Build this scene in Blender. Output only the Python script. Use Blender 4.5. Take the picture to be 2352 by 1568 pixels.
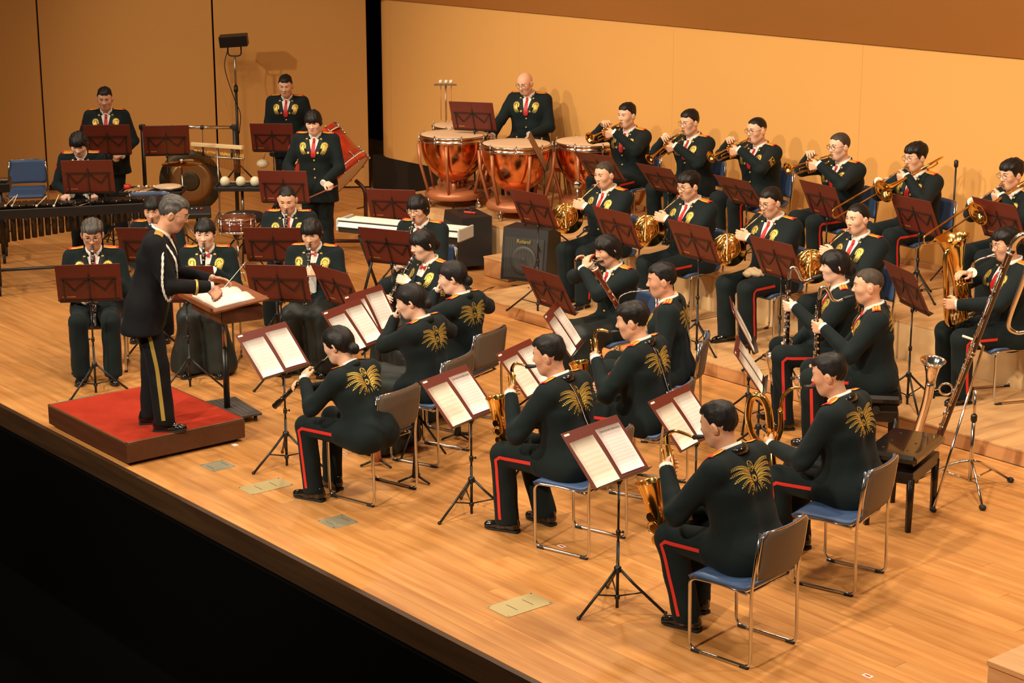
import bpy, math, random
import numpy as np
from mathutils import Matrix, Vector
from mathutils.bvhtree import BVHTree
random.seed(7); np.random.seed(7)
SC = bpy.context.scene
COL = SC.collection
for o in list(bpy.data.objects): bpy.data.objects.remove(o)

# ---------------------------------------------------------------- camera
F_PX, PITCH, YAW, CAM_H = 4202.2, math.radians(14.556), math.radians(50.62), 4.15
CX, CY = 1176.0, 784.0
cam_d = bpy.data.cameras.new('camera'); cam = bpy.data.objects.new('camera', cam_d); COL.objects.link(cam)
cam_d.sensor_fit = 'HORIZONTAL'; cam_d.sensor_width = 36.0; cam_d.lens = 36.0*F_PX/2352.0
cam_d.clip_start = 0.1; cam_d.clip_end = 200
cam.location = (0, 0, CAM_H)
cam.rotation_euler = (math.pi/2-PITCH, 0, YAW)
SC.camera = cam

# ---------------------------------------------------------------- world, lights, exposure
W = bpy.data.worlds.new('hall'); SC.world = W; W.use_nodes = True
W.node_tree.nodes['Background'].inputs[0].default_value = (1.0, .86, .68, 1)
W.node_tree.nodes['Background'].inputs[1].default_value = .05
VS = SC.view_settings
VS.view_transform = 'Standard'; VS.look = 'None'; VS.gamma = 1.0; VS.use_curve_mapping = False
VS.exposure = 0.0

def spot(name, loc, tgt, watt, size_deg, blend, radius, col):
    d = bpy.data.lights.new(name, 'SPOT'); d.energy = watt; d.spot_size = math.radians(size_deg)
    d.spot_blend = blend; d.shadow_soft_size = radius; d.color = col
    o = bpy.data.objects.new(name, d); COL.objects.link(o); o.location = loc
    o.rotation_euler = (Vector(tgt)-Vector(loc)).to_track_quat('-Z', 'Y').to_euler()
    return o
WARM = (1.0, .845, .65)
# border lights hung over the stage (rows of downward spots) and two front-of-house groups
CEIL_Z, CEIL_K = 2.5, .75                    # the reflector rises from the back wall towards the hall
for x, y, w in [(-18, 6.6, 150), (-14.5, 6.6, 260), (-11, 6.6, 440), (-7.5, 6.6, 590), (-4, 6.6, 570),
                (-18, 9.6, 170), (-14.5, 9.6, 270), (-11, 9.6, 390), (-7.5, 9.6, 470), (-4, 9.6, 450)]:
    spot('ceiling_downlight', (x, y, CEIL_Z+CEIL_K*(13.85-y)-.12), (x, y+.3, 0), w, 140, .5, .16, WARM)
for x, tx, w in [(-19, -16, 3700), (-12, -12, 4900), (-5, -9, 5600)]:
    spot('front_spot', (x, -4.0, 9.5), (tx, 10.6, 1.2), w, 46, .35, .25, WARM)

def pix(px, py, z=0.0):
    """point where the photograph's pixel meets the horizontal plane at height z"""
    dx, dy = (px-CX)/F_PX, (py-CY)/F_PX
    cp, sp, cyw, syw = math.cos(PITCH), math.sin(PITCH), math.cos(YAW), math.sin(YAW)
    fw = np.array([-syw*cp, cyw*cp, -sp]); rt = np.array([cyw, syw, 0.]); up = np.cross(rt, fw)
    d = fw + rt*dx - up*dy
    t = (z-CAM_H)/d[2]
    return np.array([d[0]*t, d[1]*t, z])
def towards_camera(p):                      # compass angle from a spot to where the photographer stands
    return math.degrees(math.atan2(-p[1], -p[0]))
L0, L1, L2 = 0.0, 0.12, 0.45                # stage floor and the two riser heights

# ---------------------------------------------------------------- materials
MATS = {}
def mat(name, col, rough=.5, metal=0., coat=0., bump=None, spec=.5, var=None, emit=0., sheen=0.):
    if name in MATS: return MATS[name]
    m = bpy.data.materials.new(name); m.use_nodes = True; N = m.node_tree.nodes; Lk = m.node_tree.links
    b = N['Principled BSDF']
    b.inputs['Base Color'].default_value = (*col, 1); b.inputs['Roughness'].default_value = rough
    b.inputs['Metallic'].default_value = metal; b.inputs['Specular IOR Level'].default_value = spec
    b.inputs['Coat Weight'].default_value = coat
    if sheen: b.inputs['Sheen Weight'].default_value = sheen
    if emit: b.inputs['Emission Color'].default_value = (*col, 1); b.inputs['Emission Strength'].default_value = emit
    if var:                                   # (scale xyz, amount, second colour)
        tc = N.new('ShaderNodeTexCoord'); mp = N.new('ShaderNodeMapping'); nz = N.new('ShaderNodeTexNoise'); mx = N.new('ShaderNodeMix')
        mx.data_type = 'RGBA'; mp.inputs['Scale'].default_value = var[0]; nz.inputs['Scale'].default_value = 1; nz.inputs['Detail'].default_value = 5
        Lk.new(tc.outputs['Object'], mp.inputs[0]); Lk.new(mp.outputs[0], nz.inputs['Vector'])
        rmp = N.new('ShaderNodeMapRange'); rmp.inputs[1].default_value = .35; rmp.inputs[2].default_value = .65; rmp.inputs[4].default_value = var[1]
        Lk.new(nz.outputs[0], rmp.inputs[0]); Lk.new(rmp.outputs[0], mx.inputs[0])
        mx.inputs[6].default_value = (*col, 1); mx.inputs[7].default_value = (*var[2], 1)
        Lk.new(mx.outputs[2], b.inputs['Base Color'])
    if bump:                                  # (scale xyz, strength)
        tc = N.new('ShaderNodeTexCoord'); mp = N.new('ShaderNodeMapping'); nz = N.new('ShaderNodeTexNoise'); bp = N.new('ShaderNodeBump')
        mp.inputs['Scale'].default_value = bump[0]; nz.inputs['Scale'].default_value = 1; nz.inputs['Detail'].default_value = 3
        bp.inputs['Strength'].default_value = bump[1]; bp.inputs['Distance'].default_value = .01
        Lk.new(tc.outputs['Object'], mp.inputs[0]); Lk.new(mp.outputs[0], nz.inputs['Vector']); Lk.new(nz.outputs[0], bp.inputs['Height'])
        Lk.new(bp.outputs[0], b.inputs['Normal'])
    MATS[name] = m
    return m
def wood(name, c1, c2, c3, axis_scale, rough=.4, coat=0., perobj=.12, spec=.5):
    """planks: long grain noise along local x, a random tint for each board"""
    m = bpy.data.materials.new(name); m.use_nodes = True; N = m.node_tree.nodes; Lk = m.node_tree.links; b = N['Principled BSDF']
    tc = N.new('ShaderNodeTexCoord'); mp = N.new('ShaderNodeMapping'); mp.inputs['Scale'].default_value = axis_scale
    nz = N.new('ShaderNodeTexNoise'); nz.inputs['Scale'].default_value = 1; nz.inputs['Detail'].default_value = 6; nz.inputs['Distortion'].default_value = .6
    oi = N.new('ShaderNodeObjectInfo'); add = N.new('ShaderNodeVectorMath'); add.operation = 'ADD'
    sc = N.new('ShaderNodeVectorMath'); sc.operation = 'SCALE'; sc.inputs[3].default_value = 37.
    comb = N.new('ShaderNodeCombineXYZ'); Lk.new(oi.outputs['Random'], comb.inputs[0]); Lk.new(oi.outputs['Random'], comb.inputs[1])
    Lk.new(comb.outputs[0], sc.inputs[0]); Lk.new(tc.outputs['Object'], mp.inputs[0]); Lk.new(mp.outputs[0], add.inputs[0]); Lk.new(sc.outputs[0], add.inputs[1])
    Lk.new(add.outputs[0], nz.inputs['Vector'])
    cr = N.new('ShaderNodeValToRGB'); e = cr.color_ramp.elements
    e[0].position = .3; e[0].color = (*c1, 1); e[1].position = .72; e[1].color = (*c3, 1); k = e.new(.5); k.color = (*c2, 1)
    Lk.new(nz.outputs[0], cr.inputs[0])
    hs = N.new('ShaderNodeHueSaturation'); mr = N.new('ShaderNodeMapRange')
    mr.inputs[3].default_value = 1-perobj; mr.inputs[4].default_value = 1+perobj
    Lk.new(oi.outputs['Random'], mr.inputs[0]); Lk.new(mr.outputs[0], hs.inputs['Value']); Lk.new(cr.outputs[0], hs.inputs['Color'])
    Lk.new(hs.outputs[0], b.inputs['Base Color'])
    b.inputs['Roughness'].default_value = rough; b.inputs['Coat Weight'].default_value = coat; b.inputs['Specular IOR Level'].default_value = spec
    bp = N.new('ShaderNodeBump'); bp.inputs['Strength'].default_value = .06; bp.inputs['Distance'].default_value = .01
    Lk.new(nz.outputs[0], bp.inputs['Height']); Lk.new(bp.outputs[0], b.inputs['Normal'])
    MATS[name] = m
    return m
CLOTH = mat('uniform_cloth', (.0068, .0125, .0132), .85, bump=((9, 9, 9), .25), spec=.18, sheen=.03)
CLOTH2 = mat('uniform_lapel', (.0075, .014, .0145), .65, spec=.25)
BLACKCLOTH = mat('dress_black_cloth', (.006, .006, .0075), .8, bump=((9, 9, 9), .25), spec=.18, sheen=.02)
SKIRT = mat('skirt_satin', (.011, .016, .0145), .55, bump=((5, 16, 16), .4), spec=.35)
GOLDTHREAD = mat('gold_thread', (.62, .43, .09), .42, .55)
GOLDTHREAD2 = mat('gold_thread_dark', (.40, .30, .06), .5, .45)
YELLOW = mat('braid_yellow', (.78, .36, .045), .55)
RED = mat('stripe_red', (.60, .022, .012), .6)
TIE = mat('tie_red', (.48, .010, .012), .5)
SHIRT = mat('shirt_white', (.78, .74, .66), .75)
SKINS = [mat('skin_%d' % i, c, .48, spec=.35) for i, c in enumerate([(.72, .40, .25), (.75, .44, .29), (.64, .33, .20), (.80, .50, .36)])]
LIP = mat('lip', (.42, .13, .10), .45)
EYE = mat('eye_dark', (.012, .008, .006), .3)
HAIR = mat('hair_black', (.008, .0065, .006), .5, bump=((25, 160, 60), .22), spec=.3)
HAIRB = mat('hair_cropped', (.055, .035, .022), .7, var=((60, 60, 60), .8, (.02, .014, .01)))
HAIRG = mat('hair_greying', (.030, .026, .022), .5, var=((30, 120, 30), .9, (.09, .08, .07)))
SHOE = mat('shoe_leather', (.006, .006, .006), .16, coat=.5)
SOCK = mat('sock_black', (.01, .01, .011), .9)
CHROME = mat('chrome', (.62, .60, .57), .14, 1.)
SILVER = mat('silver_plate', (.82, .79, .74), .13, 1.)
BRASS = mat('brass_lacquer', (.80, .50, .14), .14, 1.)
BRASS2 = mat('brass_dark', (.62, .33, .075), .17, 1.)
STEEL = mat('steel_dull', (.42, .40, .37), .32, 1.)
BLACKM = mat('black_paint', (.010, .010, .010), .38)
BLACKP = mat('black_plastic', (.012, .012, .012), .5)
EBONY = mat('ebony_wood', (.009, .007, .006), .28)
MAPLE = mat('bassoon_maple', (.16, .022, .012), .22, coat=.6, var=((3, 14, 14), .7, (.07, .008, .005)))
IVORY = mat('cream_plastic', (.75, .63, .45), .4)
BLUEPAD = mat('chair_blue', (.055, .10, .21), .42, spec=.45)
CHAIRBACK = mat('chair_shell', (.115, .093, .070), .48)
RUBBER = mat('rubber', (.012, .012, .012), .75)
FOLDER = mat('folder_leather', (.125, .019, .011), .42, bump=((150, 150, 150), .12), spec=.45)
PAPER = mat('paper_white', (.76, .72, .66), .8)
PAPER2 = mat('paper_cream', (.76, .69, .55), .8)
INK = mat('ink', (.10, .085, .08), .8)
FOLDGOLD = mat('folder_print', (.66, .40, .12), .4, .4)
COPPER = mat('copper_bowl', (.80, .30, .12), .16, 1.)
COPPERPAINT = mat('copper_strut', (.42, .145, .060), .35, .25)
CALF = mat('drum_skin', (.72, .50, .31), .5)
DRUMHEAD = mat('drum_head_white', (.72, .66, .52), .5)
WALL = mat('wall_panel', (.63, .325, .092), .78, var=((.5, .5, .5), .35, (.60, .305, .085)), spec=.2)
CEIL = mat('ceiling_panel', (.60, .30, .085), .8, spec=.2)
DARK = mat('unlit_black', (.0012, .001, .0009), .95, spec=.03)  # near-black colour stands in for missing light in hall, backstage and gaps
DARKBOX = mat('dark_box', (.018, .012, .007), .8, spec=.2)
CARPET = mat('red_carpet', (.40, .035, .015), .95, bump=((120, 120, 120), .5), var=((7, 7, 7), .5, (.33, .028, .013)), spec=.1)
MAHOG = mat('podium_wood', (.085, .026, .010), .38, var=((2, 30, 30), .6, (.06, .017, .007)), coat=.2)
DESKWOOD = mat('lectern_wood', (.24, .072, .022), .35, var=((3, 30, 30), .6, (.17, .047, .014)), coat=.2)
LIGHTWOOD = mat('pale_box_wood', (.60, .34, .15), .6, var=((3, 40, 40), .7, (.48, .25, .10)))
FLOORW = wood('stage_board', (.44, .18, .045), (.55, .25, .072), (.64, .32, .105), (1.1, 16, 16), rough=.36, coat=.05, perobj=.09)
FLOORB = wood('stage_board_far', (.44, .18, .045), (.55, .25, .072), (.64, .32, .105), (1.1, 16, 16), rough=.36, coat=.05, perobj=.0)
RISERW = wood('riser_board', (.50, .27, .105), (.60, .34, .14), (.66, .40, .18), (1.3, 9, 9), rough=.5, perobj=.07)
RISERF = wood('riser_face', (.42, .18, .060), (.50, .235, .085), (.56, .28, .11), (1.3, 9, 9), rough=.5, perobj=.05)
RISERP = wood('riser_face_pale', (.60, .38, .17), (.68, .45, .215), (.72, .50, .25), (1.0, 3, 3), rough=.55, perobj=.05)
LIPW = wood('stage_lip_board', (.030, .014, .006), (.040, .019, .008), (.052, .025, .010), (1.0, 14, 14), rough=.35, perobj=.05)
# ---------------------------------------------------------------- mesh helpers
def unit(v):
    v = np.asarray(v, float); n = np.linalg.norm(v); return v/n if n > 1e-12 else v
def rotz(a):
    c, s = math.cos(a), math.sin(a); return np.array([[c, -s, 0], [s, c, 0], [0, 0, 1.]])
def roty(a):                                 # positive tips +x downwards
    c, s = math.cos(a), math.sin(a); return np.array([[c, 0, s], [0, 1, 0], [-s, 0, c]])
def rotx(a):
    c, s = math.cos(a), math.sin(a); return np.array([[1, 0, 0], [0, c, -s], [0, s, c]])
def mat4(R=None, t=(0, 0, 0)):
    M = np.eye(4)
    if R is not None: M[:3, :3] = R
    M[:3, 3] = t; return M
def xf(M, p):
    p = np.asarray(p, float); return p@M[:3, :3].T + M[:3, 3]
def align(d, up=(0, 0, 1)):                  # rotation whose z column is d
    z = unit(d); x = np.cross(up, z)
    if np.linalg.norm(x) < 1e-4: x = np.cross((1, 0, 0), z)
    x = unit(x); return np.column_stack([x, np.cross(z, x), z])
class MB:
    """collects shapes and links them as ONE mesh object"""
    def __init__(s): s.v = []; s.f = []; s.m = []; s.sm = []; s.n = 0
    def add(s, v, f, mi=0, smooth=True, M=None):
        v = np.asarray(v, float)
        if M is not None: v = xf(M, v)
        s.v.append(v); o = s.n
        s.f += [tuple(int(i)+o for i in q) for q in f]; s.m += [mi]*len(f); s.sm += [smooth]*len(f); s.n += len(v)
        return s
    def box(s, c, size, R=None, mi=0, bev=0.):
        x, y, z = np.asarray(size)/2.
        if bev <= 0:
            v = np.array([(a*x, b*y, d*z) for a in (-1, 1) for b in (-1, 1) for d in (-1, 1)])
            f = [(0, 1, 3, 2), (4, 6, 7, 5), (0, 4, 5, 1), (2, 3, 7, 6), (0, 2, 6, 4), (1, 5, 7, 3)]
            s.add(v, f, mi, False, mat4(R, c)); return s
        bev = min(bev, x*.9, y*.9, z*.9)
        v = []
        for a in (-1, 1):
            for b in (-1, 1):
                for d in (-1, 1):
                    v += [(a*x, b*(y-bev), d*(z-bev)), (a*(x-bev), b*y, d*(z-bev)), (a*(x-bev), b*(y-bev), d*z)]
        I = lambda a, b, d: ((a > 0)*4+(b > 0)*2+(d > 0))*3
        f = []
        for a in (-1, 1):
            q = [I(a, -1, -1), I(a, 1, -1), I(a, 1, 1), I(a, -1, 1)]; f.append(q if a > 0 else q[::-1])
            q = [I(-1, a, -1)+1, I(-1, a, 1)+1, I(1, a, 1)+1, I(1, a, -1)+1]; f.append(q if a > 0 else q[::-1])
            q = [I(-1, -1, a)+2, I(1, -1, a)+2, I(1, 1, a)+2, I(-1, 1, a)+2]; f.append(q if a > 0 else q[::-1])
            for b in (-1, 1):
                f.append((I(a, b, -1), I(a, b, 1), I(a, b, 1)+1, I(a, b, -1)+1))
                f.append((I(a, -1, b), I(a, 1, b), I(a, 1, b)+2, I(a, -1, b)+2))
                f.append((I(-1, a, b)+1, I(1, a, b)+1, I(1, a, b)+2, I(-1, a, b)+2))
                for d in (-1, 1): k = I(a, b, d); f.append((k, k+1, k+2))
        s.add(v, f, mi, False, mat4(R, c)); return s
    def tube(s, pts, r, n=8, mi=0, cap=True, closed=False, flat=1.):
        P = np.asarray(pts, float); k = len(P); r = np.full(k, r) if np.isscalar(r) else np.asarray(r, float)
        if closed: T = np.roll(P, -1, 0)-np.roll(P, 1, 0)
        else: T = np.gradient(P, axis=0)
        T /= np.maximum(np.linalg.norm(T, axis=1, keepdims=True), 1e-9)
        a = np.cross(T[0], (0, 0, 1)); a = np.cross(T[0], (1, 0, 0)) if np.linalg.norm(a) < .2 else a; a = unit(a)
        th = np.arange(n)*2*math.pi/n; V = []
        for i in range(k):
            a = unit(a-T[i]*np.dot(a, T[i])); b = np.cross(T[i], a)
            V.append(P[i]+r[i]*(np.cos(th)[:, None]*a+flat*np.sin(th)[:, None]*b))
        V = np.concatenate(V); f = []
        for i in range(k if closed else k-1):
            j = (i+1) % k
            for q in range(n): p = (q+1) % n; f.append((i*n+q, i*n+p, j*n+p, j*n+q))
        s.add(V, f, mi, True)
        if cap and not closed:
            s.f.append(tuple(s.n-k*n+q for q in range(n))[::-1]); s.f.append(tuple(s.n-n+q for q in range(n)))
            s.m += [mi]*2; s.sm += [False]*2
        return s
    def rod(s, a, b, r, r2=None, n=8, mi=0): return s.tube([a, b], [r, r if r2 is None else r2], n, mi)
    def lathe(s, prof, n=20, M=None, mi=0, closed=False, smooth=True):   # prof (r, z) turned about z
        prof = np.asarray(prof, float); th = np.arange(n)*2*math.pi/n
        V = np.concatenate([np.column_stack([r*np.cos(th), r*np.sin(th), np.full(n, z)]) for r, z in prof]); f = []
        k = len(prof)
        for i in range(k if closed else k-1):
            j = (i+1) % k
            for q in range(n): p = (q+1) % n; f.append((i*n+q, i*n+p, j*n+p, j*n+q))
        if not closed:
            if prof[0][0] > 1e-6: f.append(tuple(range(n))[::-1])
            if prof[-1][0] > 1e-6: f.append(tuple((k-1)*n+q for q in range(n)))
        s.add(V, f, mi, smooth, M); return s
    def shell(s, prof, n=24, M=None, mi=0, t=.0015):       # open flare with thickness
        prof = np.asarray(prof, float); inner = prof[::-1].copy(); inner[:, 0] = np.maximum(inner[:, 0]-t, 1e-4)
        return s.lathe(np.vstack([prof, inner]), n, M, mi, closed=True)
    def ball(s, c, r, n=10, mi=0, R=None):
        r = np.full(3, r) if np.isscalar(r) else np.asarray(r, float); m = max(4, n//2)
        prof = [(math.sin(math.pi*i/m), -math.cos(math.pi*i/m)) for i in range(m+1)]
        M = mat4((np.eye(3) if R is None else R)@np.diag(r), c)
        prof[0] = (1e-4, -1); prof[-1] = (1e-4, 1)
        return s.lathe(prof, n, M, mi)
    def disc(s, c, nrm, r, th, n=12, mi=0):
        return s.lathe([(r, -th/2), (r, th/2)], n, mat4(align(nrm), c), mi, smooth=False)
    def prism(s, poly, z0, z1, M=None, mi=0):
        p = np.asarray(poly, float); k = len(p)
        v = np.vstack([np.column_stack([p, np.full(k, z0)]), np.column_stack([p, np.full(k, z1)])])
        f = [tuple(range(k))[::-1], tuple(range(k, 2*k))]+[(i, (i+1) % k, (i+1) % k+k, i+k) for i in range(k)]
        s.add(v, f, mi, False, M); return s
    def mesh(s, name, mats):
        me = bpy.data.meshes.new(name)
        me.from_pydata(np.concatenate(s.v).tolist() if s.v else [], [], s.f)
        for m in (mats if isinstance(mats, (list, tuple)) else [mats]): me.materials.append(m)
        me.polygons.foreach_set('material_index', s.m); me.polygons.foreach_set('use_smooth', s.sm); me.update()
        return me
    def build(s, name, mats, parent=None, M=None): return link(name, s.mesh(name, mats), parent, M)
def link(name, me, parent=None, M=None):
    o = bpy.data.objects.new(name, me); COL.objects.link(o)
    if parent is not None: o.parent = parent
    if M is not None: o.matrix_local = Matrix(np.asarray(M).tolist())
    return o
def tag(o, label, cat, group=None, kind=None):
    if label: o['label'] = label
    if cat: o['category'] = cat
    if group: o['group'] = group
    if kind: o['kind'] = kind
    return o
def thing(name, label, cat, M=None, group=None, loc=None, yaw=0.):
    o = bpy.data.objects.new(name, None); COL.objects.link(o); o.empty_display_size = .1
    if M is None: M = mat4(rotz(math.radians(yaw)), loc if loc is not None else (0, 0, 0))
    o.matrix_world = Matrix(np.asarray(M).tolist()); o['M'] = [float(x) for x in np.asarray(M).ravel()]
    del o['M']
    return tag(o, label, cat, group)
def arc(c, r, a0, a1, n, u=(1, 0, 0), w=(0, 0, 1)):
    u = np.asarray(u, float); w = np.asarray(w, float)
    return [np.asarray(c)+r*(math.cos(a)*u+math.sin(a)*w) for a in np.radians(np.linspace(a0, a1, n))]
def spline(pts, n=6):                         # Catmull-Rom through the points
    P = np.asarray(pts, float); Q = np.vstack([2*P[0]-P[1], P, 2*P[-1]-P[-2]]); out = []
    for i in range(1, len(Q)-2):
        for t in np.linspace(0, 1, n, endpoint=False):
            a, b, c, d = Q[i-1:i+3]
            out.append(.5*((2*b)+(c-a)*t+(2*a-5*b+4*c-d)*t*t+(3*b-a-3*c+d)*t**3))
    out.append(P[-1]); return np.array(out)
def fillet(pts, r, n=5):                      # polyline with rounded corners
    P = [np.asarray(p, float) for p in pts]; out = [P[0]]
    for i in range(1, len(P)-1):
        a, b = unit(P[i-1]-P[i]), unit(P[i+1]-P[i]); d = min(r, np.linalg.norm(P[i-1]-P[i])*.49, np.linalg.norm(P[i+1]-P[i])*.49)
        p0, p1 = P[i]+a*d, P[i]+b*d
        for t in np.linspace(0, 1, n): out.append((1-t)**2*p0+2*t*(1-t)*P[i]+t*t*p1)
    out.append(P[-1]); return np.array(out)

# ---------------------------------------------------------------- implicit surfaces (clothes, heads, hands)
def smin(a, b, k):
    h = np.clip(.5+.5*(b-a)/k, 0, 1); return b+(a-b)*h-k*h*(1-h)
def cone(a, b, r1, r2, k=.02): return ('c', np.asarray(a, float), np.asarray(b, float), r1, r2, k)
def elli(c, r, k=.02, R=None): return ('e', np.asarray(c, float), np.asarray(r, float), R, None, k)
def pdist(pr, X, Y, Z):
    if pr[0] == 'c':
        a, b, r1, r2 = pr[1:5]; ba = b-a; L = max(ba@ba, 1e-9)
        px, py, pz = X-a[0], Y-a[1], Z-a[2]
        t = np.clip((px*ba[0]+py*ba[1]+pz*ba[2])/L, 0, 1)
        return np.sqrt((px-t*ba[0])**2+(py-t*ba[1])**2+(pz-t*ba[2])**2)-(r1+(r2-r1)*t)
    c, r, R = pr[1:4]; px, py, pz = X-c[0], Y-c[1], Z-c[2]
    if R is not None: px, py, pz = [R[0, i]*px+R[1, i]*py+R[2, i]*pz for i in range(3)]
    k0 = np.sqrt((px/r[0])**2+(py/r[1])**2+(pz/r[2])**2)+1e-9; k1 = np.sqrt((px/r[0]**2)**2+(py/r[1]**2)**2+(pz/r[2]**2)**2)+1e-9
    return k0*(k0-1)/k1
def pbox(pr):
    if pr[0] == 'c':
        a, b, r1, r2 = pr[1:5]; r = max(r1, r2); return np.minimum(a, b)-r, np.maximum(a, b)+r
    r = pr[2] if pr[3] is None else np.full(3, pr[2].max()); return pr[1]-r, pr[1]+r
def implicit(prims, res, post=None):
    B = [pbox(p) for p in prims]; lo = np.min([b[0] for b in B], 0)-2.5*res; hi = np.max([b[1] for b in B], 0)+2.5*res
    n = np.ceil((hi-lo)/res).astype(int)+1
    ax = [lo[i]+res*np.arange(n[i]) for i in range(3)]
    D = np.full(n, .12)
    for p, (a, b) in zip(prims, B):
        m = p[5]+3*res
        i0 = np.maximum(((a-m-lo)/res).astype(int), 0); i1 = np.minimum(((b+m-lo)/res).astype(int)+2, n)
        sl = tuple(slice(i0[i], i1[i]) for i in range(3))
        X, Y, Z = np.meshgrid(ax[0][sl[0]], ax[1][sl[1]], ax[2][sl[2]], indexing='ij', sparse=True)
        D[sl] = smin(D[sl], pdist(p, X, Y, Z), p[5])
    if post is not None:
        X, Y, Z = np.meshgrid(*ax, indexing='ij', sparse=True); D = post(D, X, Y, Z)
    D[0], D[-1] = np.maximum(D[0], .01), np.maximum(D[-1], .01); D[:, 0] = np.maximum(D[:, 0], .01); D[:, -1] = np.maximum(D[:, -1], .01)
    D[:, :, 0] = np.maximum(D[:, :, 0], .01); D[:, :, -1] = np.maximum(D[:, :, -1], .01)
    return surfnet(D, lo, res)
CORN = np.array([(i, j, k) for i in (0, 1) for j in (0, 1) for k in (0, 1)])
EDGES = [(a, b) for a in range(8) for b in range(a+1, 8) if np.abs(CORN[a]-CORN[b]).sum() == 1]
def surfnet(D, lo, res):
    S = D < 0
    cnt = sum(S[i:S.shape[0]-1+i, j:S.shape[1]-1+j, k:S.shape[2]-1+k].astype(np.int8) for i, j, k in CORN)
    act = (cnt > 0) & (cnt < 8); idx = np.argwhere(act)
    vals = np.stack([D[idx[:, 0]+i, idx[:, 1]+j, idx[:, 2]+k] for i, j, k in CORN], 1)
    acc = np.zeros((len(idx), 3)); c = np.zeros(len(idx))
    for a, b in EDGES:
        va, vb = vals[:, a], vals[:, b]; x = (va < 0) != (vb < 0)
        t = np.where(x, va/np.where(x, va-vb, 1), 0)
        acc += np.where(x[:, None], CORN[a]+t[:, None]*(CORN[b]-CORN[a]), 0); c += x
    V = lo+(idx+acc/c[:, None])*res
    id3 = np.full(act.shape, -1); id3[tuple(idx.T)] = np.arange(len(idx)); F = []
    for ax in range(3):
        u, w = [(1, 2), (2, 0), (0, 1)][ax]
        sl0 = [slice(None)]*3; sl1 = [slice(None)]*3; sl0[ax] = slice(0, -1); sl1[ax] = slice(1, None)
        a, b = S[tuple(sl0)], S[tuple(sl1)]
        e = np.argwhere(a != b); e = e[(e[:, u] > 0) & (e[:, w] > 0) & (e[:, u] < act.shape[u]) & (e[:, w] < act.shape[w])]
        fl = a[tuple(e.T)]
        def g(du, dw):
            q = e.copy(); q[:, u] += du; q[:, w] += dw; return id3[tuple(q.T)]
        Q = np.stack([g(-1, -1), g(0, -1), g(0, 0), g(-1, 0)], 1)
        Q[~fl] = Q[~fl][:, ::-1]; F.append(Q)
    return V, np.concatenate(F)
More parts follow.
